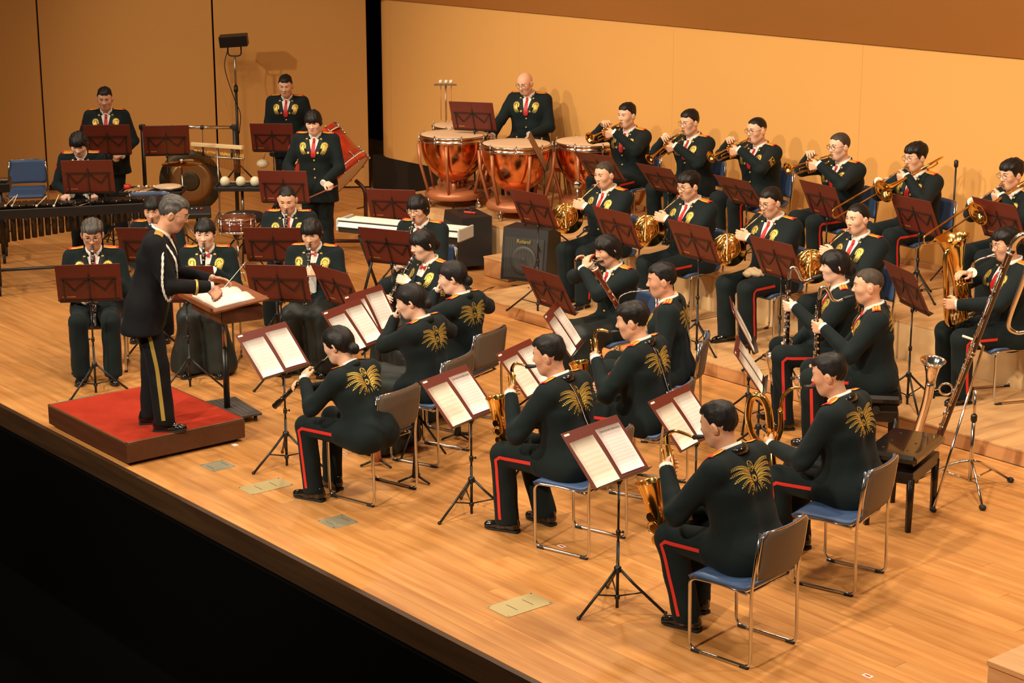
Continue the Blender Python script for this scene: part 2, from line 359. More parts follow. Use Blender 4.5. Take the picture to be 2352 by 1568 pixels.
# ---------------------------------------------------------------- templates: heads, hair, hands, shoes
def head_template(w=1., jaw=1., full=0.):
    R8 = roty(.25)
    pr = [elli((-.012, 0, .030), (.096, .077*w, .088), .02), elli((.022, 0, -.030), (.064, .060*w+full*.004, .080), .03),
          elli((.018, 0, .035), (.070, .066*w, .065), .03),
          cone((.052, -.012*jaw, -.090), (.052, .012*jaw, -.090), .021, .021, .03), cone((.0, -.050*jaw, -.052), (.045, -.022, -.085), .020, .02, .03),
          cone((.0, .050*jaw, -.052), (.045, .022, -.085), .020, .02, .03),
          elli((.056, .037, -.012), (.028, .026+full*.006, .026), .03), elli((.056, -.037, -.012), (.028, .026+full*.006, .026), .03),
          elli((.052, 0, -.054), (.034, .038, .036), .03),
          cone((.078, -.035, .036), (.082, -.012, .034), .008, .008, .014), cone((.078, .035, .036), (.082, .012, .034), .008, .008, .014),
          cone((.082, 0, .024), (.104, 0, -.015), .0080, .0118, .010), elli((.094, .0125, -.018), (.011, .0085, .0085), .007), elli((.094, -.0125, -.018), (.011, .0085, .0085), .007),
          elli((.083, 0, -.046), (.008, .021, .0065), .006), elli((.082, 0, -.057), (.008, .017, .0065), .006),
          elli((-.008, .079*w, -.006), (.021, .010, .032), .006, R8), elli((-.008, -.079*w, -.006), (.021, .010, .032), .006, R8),
          elli((-.014, .086*w, .002), (.012, .009, .026), .006, R8), elli((-.014, -.086*w, .002), (.012, .009, .026), .006, R8),
          cone((-.016, 0, -.055), (-.030, 0, -.205), .054*w, .060*w, .025)]
    def post(D, X, Y, Z):
        for s in (-1, 1):
            e = np.sqrt((X-.096)**2+((Y-s*.031)*.75)**2+((Z-.019)*1.25)**2)-.0155
            h = np.clip(.5-.5*(-e-D)/-.012, 0, 1)
            D = np.maximum(D, -e)+0*h
            lid = np.sqrt((X-.0735)**2+(Y-s*.031)**2+(Z-.018)**2)-.0135
            D = smin(D, lid, .005)
            ear = np.sqrt((X+.004)**2+((Y-s*.094*w)*1.4)**2+((Z+.004)*.7)**2)-.009
            D = np.maximum(D, -ear)
        return D
    V, Fc = implicit(pr, .0048, post)
    bv = BVHTree.FromPolygons(V.tolist(), Fc.tolist())
    mb = MB(); mb.add(V, Fc, 0, True)
    def strip(pts, wd, mi, off):                # pts (y, z) on the face, a thin ribbon
        vv, ff = [], []
        for i, (y, z) in enumerate(pts):
            for s in (-1, 1):
                h = bv.ray_cast(Vector((.2, y, z+s*wd[i]/2)), Vector((-1, 0, 0)))[0]
                h = h if h is not None else Vector((.07, y, z)); vv.append((h.x+off, h.y, h.z))
        for i in range(len(pts)-1): ff.append((2*i, 2*i+2, 2*i+3, 2*i+1))
        mb.add(vv, ff, mi, True)
    for s in (-1, 1):
        strip([(s*y, z) for y, z in ((.013, .038), (.022, .0405), (.033, .0415), (.044, .040), (.052, .036))], [.004, .0062, .0062, .005, .002], 2, .0012)
        strip([(s*y, z) for y, z in ((.019, .014), (.025, .0175), (.031, .0185), (.037, .0175), (.043, .014))], [.0015, .0056, .0070, .0058, .0015], 2, .0012)
    strip([(-.022, -.0515), (-.012, -.0485), (0, -.0485), (.012, -.0485), (.022, -.0515)], [.001, .0055, .006, .0055, .001], 1, .001)
    strip([(-.020, -.0525), (-.010, -.0555), (0, -.0565), (.010, -.0555), (.020, -.0525)], [.001, .006, .007, .006, .001], 1, .001)
    return mb
def hair_template(style):
    base = [elli((-.014, 0, .034), (.101, .083, .094), .02), elli((.014, 0, .040), (.078, .075, .070), .03)]
    amp = .0018
    if style == 'crop':
        base = [elli((-.013, 0, .036), (.0985, .080, .092), .02), elli((.016, 0, .046), (.074, .068, .064), .03)]; amp = .0006
        zl = ((-.12, -.070), (-.06, -.048), (-.035, .004), (-.006, .012), (.008, .004), (.016, .026), (.030, .058), (.050, .076), (.075, .086), (.11, .092))
    elif style == 'short':
        base = [elli((-.013, 0, .034), (.0995, .0805, .092), .02), elli((.018, 0, .048), (.076, .070, .064), .03), elli((.018, .006, .088), (.066, .056, .040), .025), elli((-.03, 0, .088), (.068, .062, .042), .03)]
        zl = ((-.12, -.066), (-.06, -.046), (-.035, .004), (-.006, .012), (.008, -.002), (.016, .022), (.028, .050), (.050, .070), (.075, .079), (.11, .084)); amp = .0022
    elif style == 'full':
        base += [elli((.010, .012, .080), (.085, .072, .052), .03), elli((-.05, 0, .06), (.07, .084, .07), .03)]
        zl = ((-.12, -.085), (-.06, -.065), (-.03, -.006), (.012, -.014), (.030, .008), (.048, .044), (.070, .060), (.12, .064)); amp = .003
    elif style == 'bob':
        base += [elli((.018, 0, .060), (.084, .080, .062), .03), elli((-.02, .03, .0), (.08, .062, .085), .03), elli((-.02, -.03, .0), (.08, .062, .085), .03), elli((-.06, 0, -.03), (.055, .07, .07), .03)]
        zl = ((-.13, -.115), (-.05, -.100), (-.02, -.045), (.01, -.035), (.035, -.012), (.052, .022), (.075, .036), (.12, .040)); amp = .003
    elif style == 'tied':
        base += [elli((.015, 0, .056), (.080, .076, .058), .03), elli((-.104, 0, -.046), (.036, .040, .038), .02), elli((-.02, .02, .01), (.075, .066, .07), .03), elli((-.02, -.02, .01), (.075, .066, .07), .03)]
        zl = ((-.17, -.12), (-.06, -.075), (-.03, -.012), (.01, -.004), (.030, .010), (.050, .036), (.072, .050), (.12, .054)); amp = .0015
    elif style == 'bangs':
        base += [elli((.022, 0, .052), (.082, .078, .062), .03), elli((-.110, 0, -.035), (.040, .040, .045), .015), elli((-.01, .03, .0), (.072, .060, .075), .03), elli((-.01, -.03, .0), (.072, .060, .075), .03)]
        zl = ((-.17, -.12), (-.06, -.085), (-.03, -.035), (.005, -.030), (.030, -.020), (.048, .012), (.072, .030), (.12, .034)); amp = .0025
    xs, zs = np.array(zl).T
    def post(D, X, Y, Z):
        D = D+amp*np.sin(95*Y+40*X)*np.cos(60*X+30*Z)+amp*.7*np.sin(210*Y+70*Z)
        wig = (.005*np.sin(130*Y+1)+.004*np.sin(310*Y)) if style in ('bob', 'bangs') else .004*np.sin(120*Y+.7)+.003*np.sin(270*Y)
        if style in ('short', 'crop', 'full'): wig = wig+.010*np.clip((np.abs(Y)-.035)/.03, 0, 1)*(X > .045)
        return np.maximum(D, (np.interp(X, xs, zs)+wig-Z)*.8)
    V, Fc = implicit(base, .0055, post)
    mb = MB(); mb.add(V, Fc, 0, True)
    if style == 'tied': mb.tube(arc((-.082, 0, -.040), .024, 0, 360, 12, (0, 1, 0), (.25, 0, .97)), .006, 6, 0, closed=True)
    return mb.mesh('hair', HAIR)
def hand_template(curl, spread=.0, thumb=0.):
    """left hand: wrist at the origin, fingers along +x, back of the hand +z, thumb on -y"""
    pr = []
    for i, (y, L) in enumerate(((-.030, .96), (-.0105, 1.06), (.0095, 1.0), (.0285, .80))):
        p = np.array([.088-abs(y)*.12, y, 0.]); a = 0.; yaw = (y/.03)*spread*.16
        pr.append(cone((.012, y*.55, 0), p, .0165, .0135, .012))
        for l, c, r0, r1 in ((.040, curl[0], .0103, .0090), (.025, curl[1], .0090, .0082), (.021, curl[2], .0082, .0066)):
            a += math.radians(c+(-6 if i == 0 else 4*(i-1))*min(1, curl[0]/25)); q = p+l*L*np.array([math.cos(a)*math.cos(yaw), math.sin(yaw)*math.cos(a), -math.sin(a)])
            pr.append(cone(p, q, r0, r1, .0035)); p = q
    t0, t1 = np.array((.020, -.020, -.006)), np.array((.046, -.047-.01*thumb, -.016))
    t2 = np.array((.073, -.056-.02*thumb, -.030+.012*thumb)); t3 = np.array((.094, -.050-.025*thumb, -.040+.02*thumb))
    pr += [cone(t0, t1, .018, .0145, .014), cone(t1, t2, .0125, .0105, .005), cone(t2, t3, .0105, .0085, .004), cone((-.03, 0, 0), (.015, 0, 0), .022, .0215, .015)]
    return implicit(pr, .0042)
HANDS = {'grip': hand_template((38, 42, 30)), 'fist': hand_template((68, 82, 55)), 'keys': hand_template((26, 34, 26), .3), 'open': hand_template((9, 12, 10), 1., 1.)}
HEADS = {'m': head_template(1., 1.), 'f': head_template(.95, .86), 'w': head_template(1.04, 1.1, 1.)}
HAIRS = {s: hair_template(s) for s in ('crop', 'short', 'full', 'bob', 'tied', 'bangs')}
def hair_mesh(style, material):
    k = style+material.name
    if k not in HAIRS:
        me = HAIRS[style].copy(); me.materials.clear(); me.materials.append(material); HAIRS[k] = me
    return HAIRS[k]
def shoe_template():
    pr = [cone((-.055, 0, .045), (.03, 0, .040), .036, .036, .03), cone((.03, 0, .036), (.125, .004, .026), .037, .024, .03), cone((.10, -.014, .024), (.13, .006, .022), .024, .022, .02), cone((-.05, 0, .05), (-.045, 0, .105), .036, .038, .03)]
    V, Fc = implicit(pr, .008, lambda D, X, Y, Z: np.maximum(np.maximum(D, .014-Z), Z-.10))
    up = MB(); up.add(V, Fc)
    for x in (.015, .032, .048): up.rod((x, -.016, .079-.30*(x-.015)), (x, .016, .079-.30*(x-.015)), .003, n=5)
    so = MB(); out = [(-.093, -.02), (-.085, -.033), (-.03, -.033), (.03, -.036), (.09, -.040), (.13, -.030), (.152, -.004), (.148, .018), (.12, .036), (.06, .036), (-.03, .033), (-.085, .033), (-.093, .02)]
    so.prism(out, .004, .016); so.prism([(-.093, -.02), (-.085, -.033), (-.03, -.033), (-.03, .033), (-.085, .033), (-.093, .02)], 0, .006)
    return up.mesh('shoe', SHOE), so.mesh('sole', RUBBER)
SHOE_UP, SHOE_SOLE = shoe_template()
def leaf(p, d, L, w):
    d = unit(d); q = np.array([-d[1], d[0]]); p = np.asarray(p, float)
    return [p, p+d*L*.45+q*w, p+d*L, p+d*L*.45-q*w]
def feather(a, c, b, n, L, w):
    out = []; a, b, c = map(np.array, (a, b, c))
    for i, t in enumerate(np.linspace(.04, 1, n)):
        p = (1-t)**2*a+2*t*(1-t)*c+t*t*b; d = unit(2*(1-t)*(c-a)+2*t*(b-c)); q = np.array([-d[1], d[0]]); s = 1-.35*t
        if i == n-1: out.append(leaf(p-d*L*.3, d, L*1.1, w)); continue
        out.append(leaf(p, d+q*1.0, L*s, w*s)); out.append(leaf(p, d-q*1.0, L*s, w*s))
    return out
def back_emblem():
    P = []
    for s in (-1, 1):
        for a, c, b, n in (((.020, .040), (.080, .098), (.172, .078), 15), ((.022, .024), (.090, .072), (.170, .046), 15), ((.024, .008), (.086, .046), (.156, .012), 13),
                           ((.024, -.008), (.072, .020), (.130, -.020), 11), ((.022, -.022), (.054, -.004), (.098, -.050), 9), ((.018, -.034), (.036, -.026), (.060, -.068), 5)):
            P += feather((s*a[0], a[1]), (s*c[0], c[1]), (s*b[0], b[1]), n, .0195, .0046)
        P += [leaf((s*.010, -.040), (s*.15, -1), .040, .004), leaf((s*.026, -.042), (s*.3, -1), .030, .004)]
        P += [leaf((s*.004, .050), (s*.9, 1), .030, .004), leaf((s*.022, .074), (-s*.5, 1), .026, .004), leaf((0, .05), (s*.2, 1), .045, .002)]
    for i in range(12):
        a = i*math.pi/6; P.append(leaf((.007*math.cos(a), .0+.007*math.sin(a)), (math.cos(a), math.sin(a)), .017, .004))
        P.append(leaf((.019*math.cos(a), .068+.027*math.sin(a)), (-math.sin(a)*.7, math.cos(a)), .015, .003))
    return P
def chest_emblem(s):                          # s = +1 on the wearer's left
    P = []
    for i in range(13):
        a = math.radians(-20+i*19); P.append(leaf((.018*math.cos(a)*s, .018+.016*math.sin(a)), (math.cos(a)*s, math.sin(a)), .024, .006))
    for i in range(9):
        a = i*2*math.pi/9; P.append(leaf((.002*math.cos(a)*s, .016+.002*math.sin(a)), (math.cos(a), math.sin(a)), .020, .0055))
    for a, c, b, n in (((.016, .014), (.030, -.010), (.006, -.050), 7), ((.004, .010), (.014, -.016), (-.012, -.054), 7), ((-.010, .006), (-.002, -.018), (-.028, -.046), 6)):
        P += feather((s*a[0], a[1]), (s*c[0], c[1]), (s*b[0], b[1]), n, .0155, .0052)
    return P
EMB_BACK, EMB_L, EMB_R = back_emblem(), chest_emblem(1), chest_emblem(-1)

# ---------------------------------------------------------------- a person
def two_bone(S, Wt, a, b, hint):
    d = Wt-S; L = np.linalg.norm(d); L2 = min(L, (a+b)*.995); d = d/L
    x = (a*a-b*b+L2*L2)/(2*L2); h = math.sqrt(max(a*a-x*x, 1e-6))
    p = np.asarray(hint, float)-d*np.dot(hint, d); return S+d*x+unit(p)*h
class Surf:
    def __init__(s, V, Fc): s.b = BVHTree.FromPolygons(V.tolist(), Fc.tolist())
    def hit(s, o, d):
        h = s.b.ray_cast(Vector(o), Vector(d)); return None if h[0] is None else (np.array(h[0]), np.array(h[1]))
def project_leaves(mb, surf, org, U, V, N, polys, off, mi=0, scale=1.):
    for pl in polys:
        pts = []
        for a, b in pl:
            h = surf.hit(org+U*a*scale+V*b*scale+N*.45, -N)
            if h is None: break
            pts.append(h[0]+h[1]*off)
        else:
            c = np.mean(pts, 0)
            if max(np.linalg.norm(p-c) for p in pts) > .05: continue
            nn = np.cross(pts[1]-pts[0], pts[3]-pts[0]); nn = unit(nn)
            if nn@N < 0: nn = -nn
            mb.add(pts+[c+nn*.0022], [(i, (i+1) % len(pts), len(pts)) for i in range(len(pts))], mi, True)
def ribbon(mb, surf, rows, dirs, off, mi=0, maxgap=.085):
    """rows: list of rows of ray origins (all rows equally long) projected along dirs"""
    vv, ok = [], []
    for r in rows:
        for o, d in r:
            h = surf.hit(o, d); ok.append(h is not None); vv.append(h[0]-np.asarray(unit(d))*off if h is not None else np.zeros(3))
    n = len(rows[0]); ff = []
    for i in range(len(rows)-1):
        for j in range(n-1):
            q = (i*n+j, (i+1)*n+j, (i+1)*n+j+1, i*n+j+1)
            if all(ok[k] for k in q) and max(np.linalg.norm(vv[q[k]]-vv[q[(k+1) % 4]]) for k in range(4)) < maxgap: ff.append(q)
    if ff: mb.add(vv, ff, mi, True)
PEOPLE = {}
class Fig: pass
def skeleton(sp):
    f = Fig(); f.sp = sp; sc = sp.get('sc', 1.)*1.075; lean = math.radians(sp.get('lean', 4)); tw = math.radians(sp.get('side', 0))
    f.stand = sp.get('stand', False); f.sc = sc
    f.pel = np.array((0, 0, .87*sc)) if f.stand else np.array((-.06, 0, sp.get('seat', .455)+.055))
    f.u = np.array((math.sin(lean), math.sin(tw), math.cos(lean))); f.u = unit(f.u); f.y = unit(np.cross(np.cross((1, 0, 0), (0, 1, 0)), (1, 0, 0)))
    f.y = unit(np.array((0, 1, 0))-f.u*f.u[1]); f.w = np.cross(f.y, f.u)       # w: chest direction
    tt = math.radians(sp.get('twist', 0)); cw, cy = f.w.copy(), f.y.copy()
    f.w, f.y = cw*math.cos(tt)+cy*math.sin(tt), -cw*math.sin(tt)+cy*math.cos(tt)
    T = lambda h, x=0., y=0.: f.pel+f.u*h*sc+f.w*x*sc+f.y*y*sc
    f.T = T; f.nb = T(.475, -.012)
    hp = math.radians(sp.get('hp', 10)); hy = math.radians(sp.get('hy', 0)); hr = math.radians(sp.get('hr', 0))
    f.Rh = rotz(hy)@roty(hp)@rotx(hr); f.hs = sp.get('hs', 1.)*1.03
    f.hc = f.nb+np.array((.018, 0, 0))+f.Rh@np.array((.028, 0, .160))*f.hs
    f.mouth = f.hc+f.Rh@np.array((.092, 0, -.052))*f.hs
    f.sh = {'L': T(.430, -.015, .172), 'R': T(.430, -.015, -.172)}
    return f
def place(f):
    sp = f.sp; lv = sp.get('lv', 0.)
    if 'at' in sp: org = np.array((*sp['at'], lv)); yaw = sp['yaw']
    else:
        H = pix(*sp['px'], lv+f.hc[2]); yaw = sp['yaw'] if 'yaw' in sp else towards_camera(H)+sp['turn']
        d = rotz(math.radians(yaw))@f.hc; org = np.array((H[0]-d[0], H[1]-d[1], lv))
    f.yaw = yaw; f.M = mat4(rotz(math.radians(yaw)), org); f.org = org
def hand_matrix(side, c, fdir, d):
    x = np.asarray(fdir, float); d = unit(d); x = unit(x-d*np.dot(x, d)); y = d if side == 'L' else -d; z = np.cross(x, y)
    R = np.column_stack([x, y, z]); return mat4(R, np.asarray(c)-.085*x+.033*z)
def person(key, sp, hands):
    """hands: {'L'/'R': (contact, finger direction, thumb-to-little-finger axis, template[, elbow hint])} in the figure's own frame"""
    f = PEOPLE[key]; T, sc = f.T, f.sc; fem = sp.get('fem', False); bl = sp.get('dress', False)
    root = thing('person', sp['label'], 'person', M=f.M)
    f.root = root
    cloth = BLACKCLOTH if bl else CLOTH
    wd = sp.get('wide', 1.)*(.93 if fem else 1.)
    # --- arms
    HM, EL = {}, {}
    for s in 'LR':
        h = hands.get(s); sg = 1 if s == 'L' else -1
        if h is None: h = (T(.0, .26, sg*.17), (1, -sg*.4, -.3), (0, -sg, 0) if 0 else (.3, sg*1., 0), 'keys')
        M = hand_matrix(s, h[0], h[1], h[2]); HM[s] = (M, h[3])
        hint = h[4] if len(h) > 4 else np.array((-.25, sg*.55, -.8))
        reach = .285*sc+.250*sc; v = M[:3, 3]-f.sh[s]
        if np.linalg.norm(v) > reach*.99: M[:3, 3] = f.sh[s]+unit(v)*reach*.985
        EL[s] = two_bone(f.sh[s], M[:3, 3], .285*sc, .255*sc, hint)
        for _ in range(3):                        # let the hand follow the forearm so that the wrist bends only a little
            fd = unit(M[:3, 3]-EL[s]); M = hand_matrix(s, h[0], unit(h[1])*.42+fd*.58, h[2]); v = M[:3, 3]-f.sh[s]
            if np.linalg.norm(v) > reach*.99: M[:3, 3] = f.sh[s]+unit(v)*reach*.985
            EL[s] = two_bone(f.sh[s], M[:3, 3], .285*sc, .255*sc, hint)
        HM[s] = (M, h[3])
    # --- jacket
    pr = []; tor = []
    for sg, s in ((1, 'L'), (-1, 'R')):
        n0 = len(pr); pr += [cone(T(.0, 0, sg*.072*wd), T(.16, .005, sg*.058*wd), .128*wd*sc, .112*wd*sc, .06), cone(T(.16, .005, sg*.058*wd), T(.33, .008, sg*.078*wd), .112*wd*sc, .122*wd*sc, .06),
               cone(T(.33, .008, sg*.078*wd), T(.405, -.012, sg*.070), .122*wd*sc, .085*sc, .06), cone(T(.452, -.02, sg*.045), T(.430, -.018, sg*.158), .060*sc, .066*sc, .05),
               cone(f.sh[s], EL[s], .070*sc, .056*sc, .035), cone(EL[s], HM[s][0][:3, 3]-HM[s][0][:3, 0]*.012, .055*sc, .040*sc, .02)]
        if fem: pr.append(elli(T(.315, .072, sg*.062), (.07, .07, .065), .05))
        tor += pr[n0:n0+4]+pr[n0+6:]
        if f.stand: pr.append(cone(T(0, 0, sg*.075), T(-.17, .0, sg*.085), .130*wd*sc, .140*wd*sc, .06))
        else: pr += [cone(T(0, 0, sg*.080), np.array((.10, sg*.105, f.pel[2]+.005)), .128*wd*sc, .100*sc, .06), cone(T(.01, -.04, sg*.07), np.array((-.10, sg*.085, f.pel[2]+.01)), .10*sc, .078*sc, .05)]
    nb, up = f.nb, f.u; fz = 5.+hash(key) % 7
    hem = f.pel[2]-(.20 if f.stand else .088)
    E1, E2 = EL['L'], EL['R']
    def post(D, X, Y, Z):
        r = np.sqrt((X-nb[0]-.024)**2+(Y-nb[1])**2); D = np.maximum(D, np.where(Z > nb[2]-.045, .066*sc-r, -1))
        g1 = np.exp(-((X-E1[0])**2+(Y-E1[1])**2+(Z-E1[2])**2)/.012)+np.exp(-((X-E2[0])**2+(Y-E2[1])**2+(Z-E2[2])**2)/.012)
        D = D+.0045*g1*np.sin(62*Z+38*X+fz)+.0028*np.sin(17*X+23*Y+fz)*np.sin(21*Z+9*Y)
        return np.maximum(D, hem-Z)
    V, Fc = implicit(pr, sp.get('res', .0125), post); js = Surf(V, Fc)
    V3, F3 = implicit(tor, .015, lambda D, X, Y, Z: D+.0028*np.sin(17*X+23*Y+fz)*np.sin(21*Z+9*Y)); bs = Surf(V3, F3)     # the trunk alone, for what is sewn on chest and back
    jk = MB(); jk.add(V, Fc); jo = jk.build('jacket', cloth, root)
    # --- trousers or skirt, shoes
    z0 = 0.; shoes = []
    if f.stand:
        ks = {}
        for s, sg in (('L', 1), ('R', -1)):
            kx = sp.get('step', (0, 0))[0 if s == 'L' else 1]; ks[s] = ((kx*.5+.01, sg*.085, .46*sc), (kx-.01, sg*.10, .10)); shoes.append((kx-.005, sg*.10, sg*8, 0.))
    else:
        ks = {}; kn = sp.get('knee', .40); spd = sp.get('spread', .13); ft = sp.get('feet', (.0, .0))
        for s, sg in (('L', 1), ('R', -1)):
            fx = ft[0 if s == 'L' else 1]; kz = f.pel[2]+.005
            ks[s] = ((kn, sg*spd, kz), (kn-.03+fx, sg*(spd+sp.get('footspread', .0)), .10)); shoes.append((kn-.025+fx, sg*(spd+sp.get('footspread', .0)), sg*9, 0.))
    pr = []
    if sp.get('skirt'):
        for s, sg in (('L', 1), ('R', -1)):
            k, a = np.array(ks[s][0]), np.array(ks[s][1])
            if f.stand: pr += [cone((0, sg*.06, .84*sc), (.0, sg*.08, .05), .135, .17, .1)]
            else: pr += [cone(f.pel+(0, sg*.09, 0), k+(0, -sg*.03, .0), .118, .088, .08), cone(k+(.01, -sg*.03, -.01), (k[0]-.06, sg*.15, .09), .085, .135, .08), cone((k[0]-.08, sg*.05, .44), (k[0]-.16, sg*.11, .09), .07, .12, .1)]
        bz = .025
    else:
        for s, sg in (('L', 1), ('R', -1)):
            k, a = np.array(ks[s][0]), np.array(ks[s][1])
            hipp = np.array((0, sg*.085, .84*sc)) if f.stand else f.pel+(.02, sg*.09, .01)
            pr += [cone(hipp, k, .105*sc if not f.stand else .10, .071*sc, .03), cone(k, a+(0, 0, -.02), .072*sc, .070*sc, .03)]
        pr.append(cone(f.pel+(0, -.07, .0), f.pel+(0, .07, 0), .12*sc, .12*sc, .05)); bz = .052
    V2, F2 = implicit(pr, sp.get('res', .0125), lambda D, X, Y, Z: np.maximum(D+.003*np.sin(30*Z+12*X+fz)*np.sin(25*Y+fz)+(.006*np.sin(55*Y+18*X)*(Z < .5) if sp.get('skirt') else 0), bz-Z))
    ts = Surf(V2, F2); tb = MB(); tb.add(V2, F2)
    tb.build('skirt' if sp.get('skirt') else 'trousers', SKIRT if sp.get('skirt') else cloth, root)
    for x, y, tz, _ in shoes:
        M = mat4(rotz(math.radians(tz)), (x, y, 0)); so = link('shoe', SHOE_UP, root, M); link('sole', SHOE_SOLE, so)
    # --- the body: one skin mesh from crown to feet
    bd = MB(); hm = HEADS[sp.get('head', 'f' if fem else 'm')]
    Mh = mat4(f.Rh*f.hs, f.hc)
    bd.v.append(xf(Mh, np.concatenate(hm.v))); bd.f += hm.f; bd.m += hm.m; bd.sm += hm.sm; bd.n += hm.n
    hsz = .93 if fem else 1.03
    for s in 'LR':
        M, tn = HM[s]; hv, hf = HANDS[tn]; hv = hv*hsz
        if s == 'R': hv = hv*(1, -1, 1); hf = hf[:, ::-1]
        bd.add(hv, hf, 0, True, M)
    inner = [cone(f.pel, T(.36), .09, .09, .05), cone(T(.36), f.nb, .07, .05, .05)]
    for s, sg in (('L', 1), ('R', -1)):
        k, a = np.array(ks[s][0]), np.array(ks[s][1])
        inner += [cone(f.nb-f.u*.05, f.sh[s], .045, .045, .04), cone(f.sh[s], EL[s], .045, .036, .02), cone(EL[s], HM[s][0][:3, 3], .035, .025, .02),
                  cone(f.pel+(0, sg*.08, 0), k, .07, .048, .03), cone(k, a, .047, .036, .02), cone(a, a+(.02, 0, -.04), .036, .033, .02), cone(a+(0, 0, -.055), a+(.1, 0, -.065), .025, .02, .02)]
    iv, jf = implicit(inner, .024); bd.add(iv, jf, 0, True)
    sk = SKINS[sp.get('skin', 0)]
    bd.build('body', [sk, LIP, EYE], root)
    # --- hair, glasses
    if sp.get('hair', 'short') != 'bald': link('hair', hair_mesh(sp.get('hair', 'short'), sp.get('hairmat', HAIR)), root, Mh@np.diag((1, 1.0 if not fem else .97, 1, 1)))
    if sp.get('glasses'):
        g = MB()
        for s in (-1, 1):
            ring = [(.103-.010*abs(math.cos(a))**1*(.6 if math.cos(a)*s > 0 else .1), s*.034+.0235*math.copysign(abs(math.cos(a))**.7, math.cos(a)), .014+.0175*math.copysign(abs(math.sin(a))**.7, math.sin(a))) for a in np.linspace(0, 2*math.pi, 16, endpoint=False)]
            g.tube(ring, .0017, 5, 0, closed=True); g.tube([(.098, s*.0575, .018), (.070, s*.078, .020), (.0, s*.0835, .018), (-.022, s*.083, .004)], .0015, 5)
        g.rod((.104, -.011, .016), (.104, .011, .016), .0016, n=5)
        g.build('glasses', BLACKM if sp['glasses'] == 'dark' else STEEL, root, Mh)
    # --- collar, shirt front, tie, lapels
    sleeves, js = js, bs
    U, Wd, Yd = f.u, f.w, f.y
    org = f.pel.copy()
    def fr(y, h, back=False):
        o = org+U*h*sc+Yd*y; return (o-Wd*.5, Wd) if back else (o+Wd*.5, -Wd)
    def ringstrip(r0, r1, zb, zt, zf, a0, n=17, cx=.0):
        vv, ff = [], []
        for i, a in enumerate(np.radians(np.linspace(-a0, a0, n))):
            k = (abs(a)/math.radians(a0))          # 0 at the nape, 1 in front
            c = -math.cos(a); s_ = math.sin(a)
            for r, z in ((r0, zb), (r1, zt), (r1+.005, zt-.001), (r0+.007, zb)):
                zz = z-(zf)*k**2.2
                vv.append(f.nb+Wd*(cx+c*r*1.08)*sc+Yd*s_*r*sc+U*zz*sc)
        for i in range(n-1):
            for j in range(4): ff.append((4*i+j, 4*i+4+j, 4*i+4+(j+1) % 4, 4*i+(j+1) % 4))
        return vv, ff
    c = MB(); c.add(*ringstrip(.060, .058, .012, .058, .044, 158, cx=.014), 0, True); c.tube([f.nb-U*.085+Wd*.030, f.nb-U*.04+Wd*.026, f.nb+U*.006+Wd*.014], [.072*sc, .067*sc, .058*sc], 16)
    if not (sp.get('dress')): pass
    # shirt front
    rows = []
    for h in np.linspace(.455, .285, 10):
        hw = max(.004, .058*(h-.28)/.195); rows.append([fr(y, h) for y in np.linspace(-hw, hw, 5)])
    if sp.get('openjacket'): rows = [[fr(y, h) for y in np.linspace(-hw, hw, 5)] for h, hw in ((.455, .054), (.44, .050), (.40, .046), (.33, .040), (.25, .038), (.17, .034), (.10, .028))]
    ribbon(c, js, rows, None, .004); c.build('shirt', SHIRT, root)
    lp = MB(); lp.add(*ringstrip(.074, .066, .004, .048, .062, 150, cx=.010), 0, True); lp.build('collar', CLOTH2 if not bl else BLACKCLOTH, root)
    for s in (-1, 1):
        rows = []; lp = MB()
        for h, a, b in ((.485, .050, .075), (.465, .054, .088), (.44, .050, .098), (.42, .045, .085), (.38, .034, .076), (.34, .022, .056), (.30, .008, .030), (.275, .0, .012)):
            if sp.get('openjacket'): a = max(a, .036); b = max(b, .055)
            rows.append([fr(s*(a+(b-a)*t), h) for t in (0, .35, .7, 1)])
        ribbon(lp, js, rows, None, .007)
        if lp.v: lp.build('lapel', CLOTH2 if not bl else BLACKCLOTH, root)
    t = MB()
    if sp.get('bow'):
        for s in (-1, 1):
            ribbon(t, js, [[fr(s*.004, .452+dz) for dz in (-.007, 0, .007)], [fr(s*.036, .452+dz) for dz in (-.019, 0, .019)]], None, .016)
        h = js.hit(*fr(0, .452))
        if h: t.ball(h[0]+Wd*.014, .010, 8)
        t.build('bow_tie', TIE, root)
    elif not bl:
        ribbon(t, js, [[fr(-a, h), fr(0, h), fr(a, h)] for h, a in ((.470, .016), (.452, .013), (.440, .012), (.40, .019), (.35, .024), (.305, .025), (.288, .018))], None, .0095)
        t.tube([f.nb-U*.012+Wd*.082*sc, f.nb-U*.040+Wd*.092*sc, f.nb-U*.075+Wd*.100*sc], [.013, .015, .010], 8)
        t.build('necktie', TIE, root)
    if sp.get('strap'):
        st_ = MB(); st_.add(*ringstrip(.084, .079, .004, .036, .066, 140, cx=.012), 0, True); st_.build('neck_strap', SHOE, root)
    if sp.get('harness'):
        for nm, off, hw, m_, o_ in (('harness_strap', 0., .015, SHOE, .008), ('harness_cord', .018, .0022, SHIRT, .009)):
            st_ = MB(); ribbon(st_, js, [[fr(y+off+e, h, True) for e in (-hw, hw)] for y, h in ((.028, .462), (.012, .42), (.0, .37), (-.012, .32), (-.028, .25), (-.05, .18), (-.085, .11))], None, o_); st_.build(nm, m_, root)
    # --- cuffs
    if sp.get('cuffs', True):
        for s in 'LR':
            cf = MB(); M = HM[s][0]; d = unit(M[:3, 3]-EL[s]); p = M[:3, 3]-M[:3, 0]*.012
            cf.tube([p-d*.03, p+d*.042], [.034*sc, .0345*sc], 12); cf.build('shirt_cuff', SHIRT, root)
    # --- shoulder boards, braid and badges
    js = sleeves
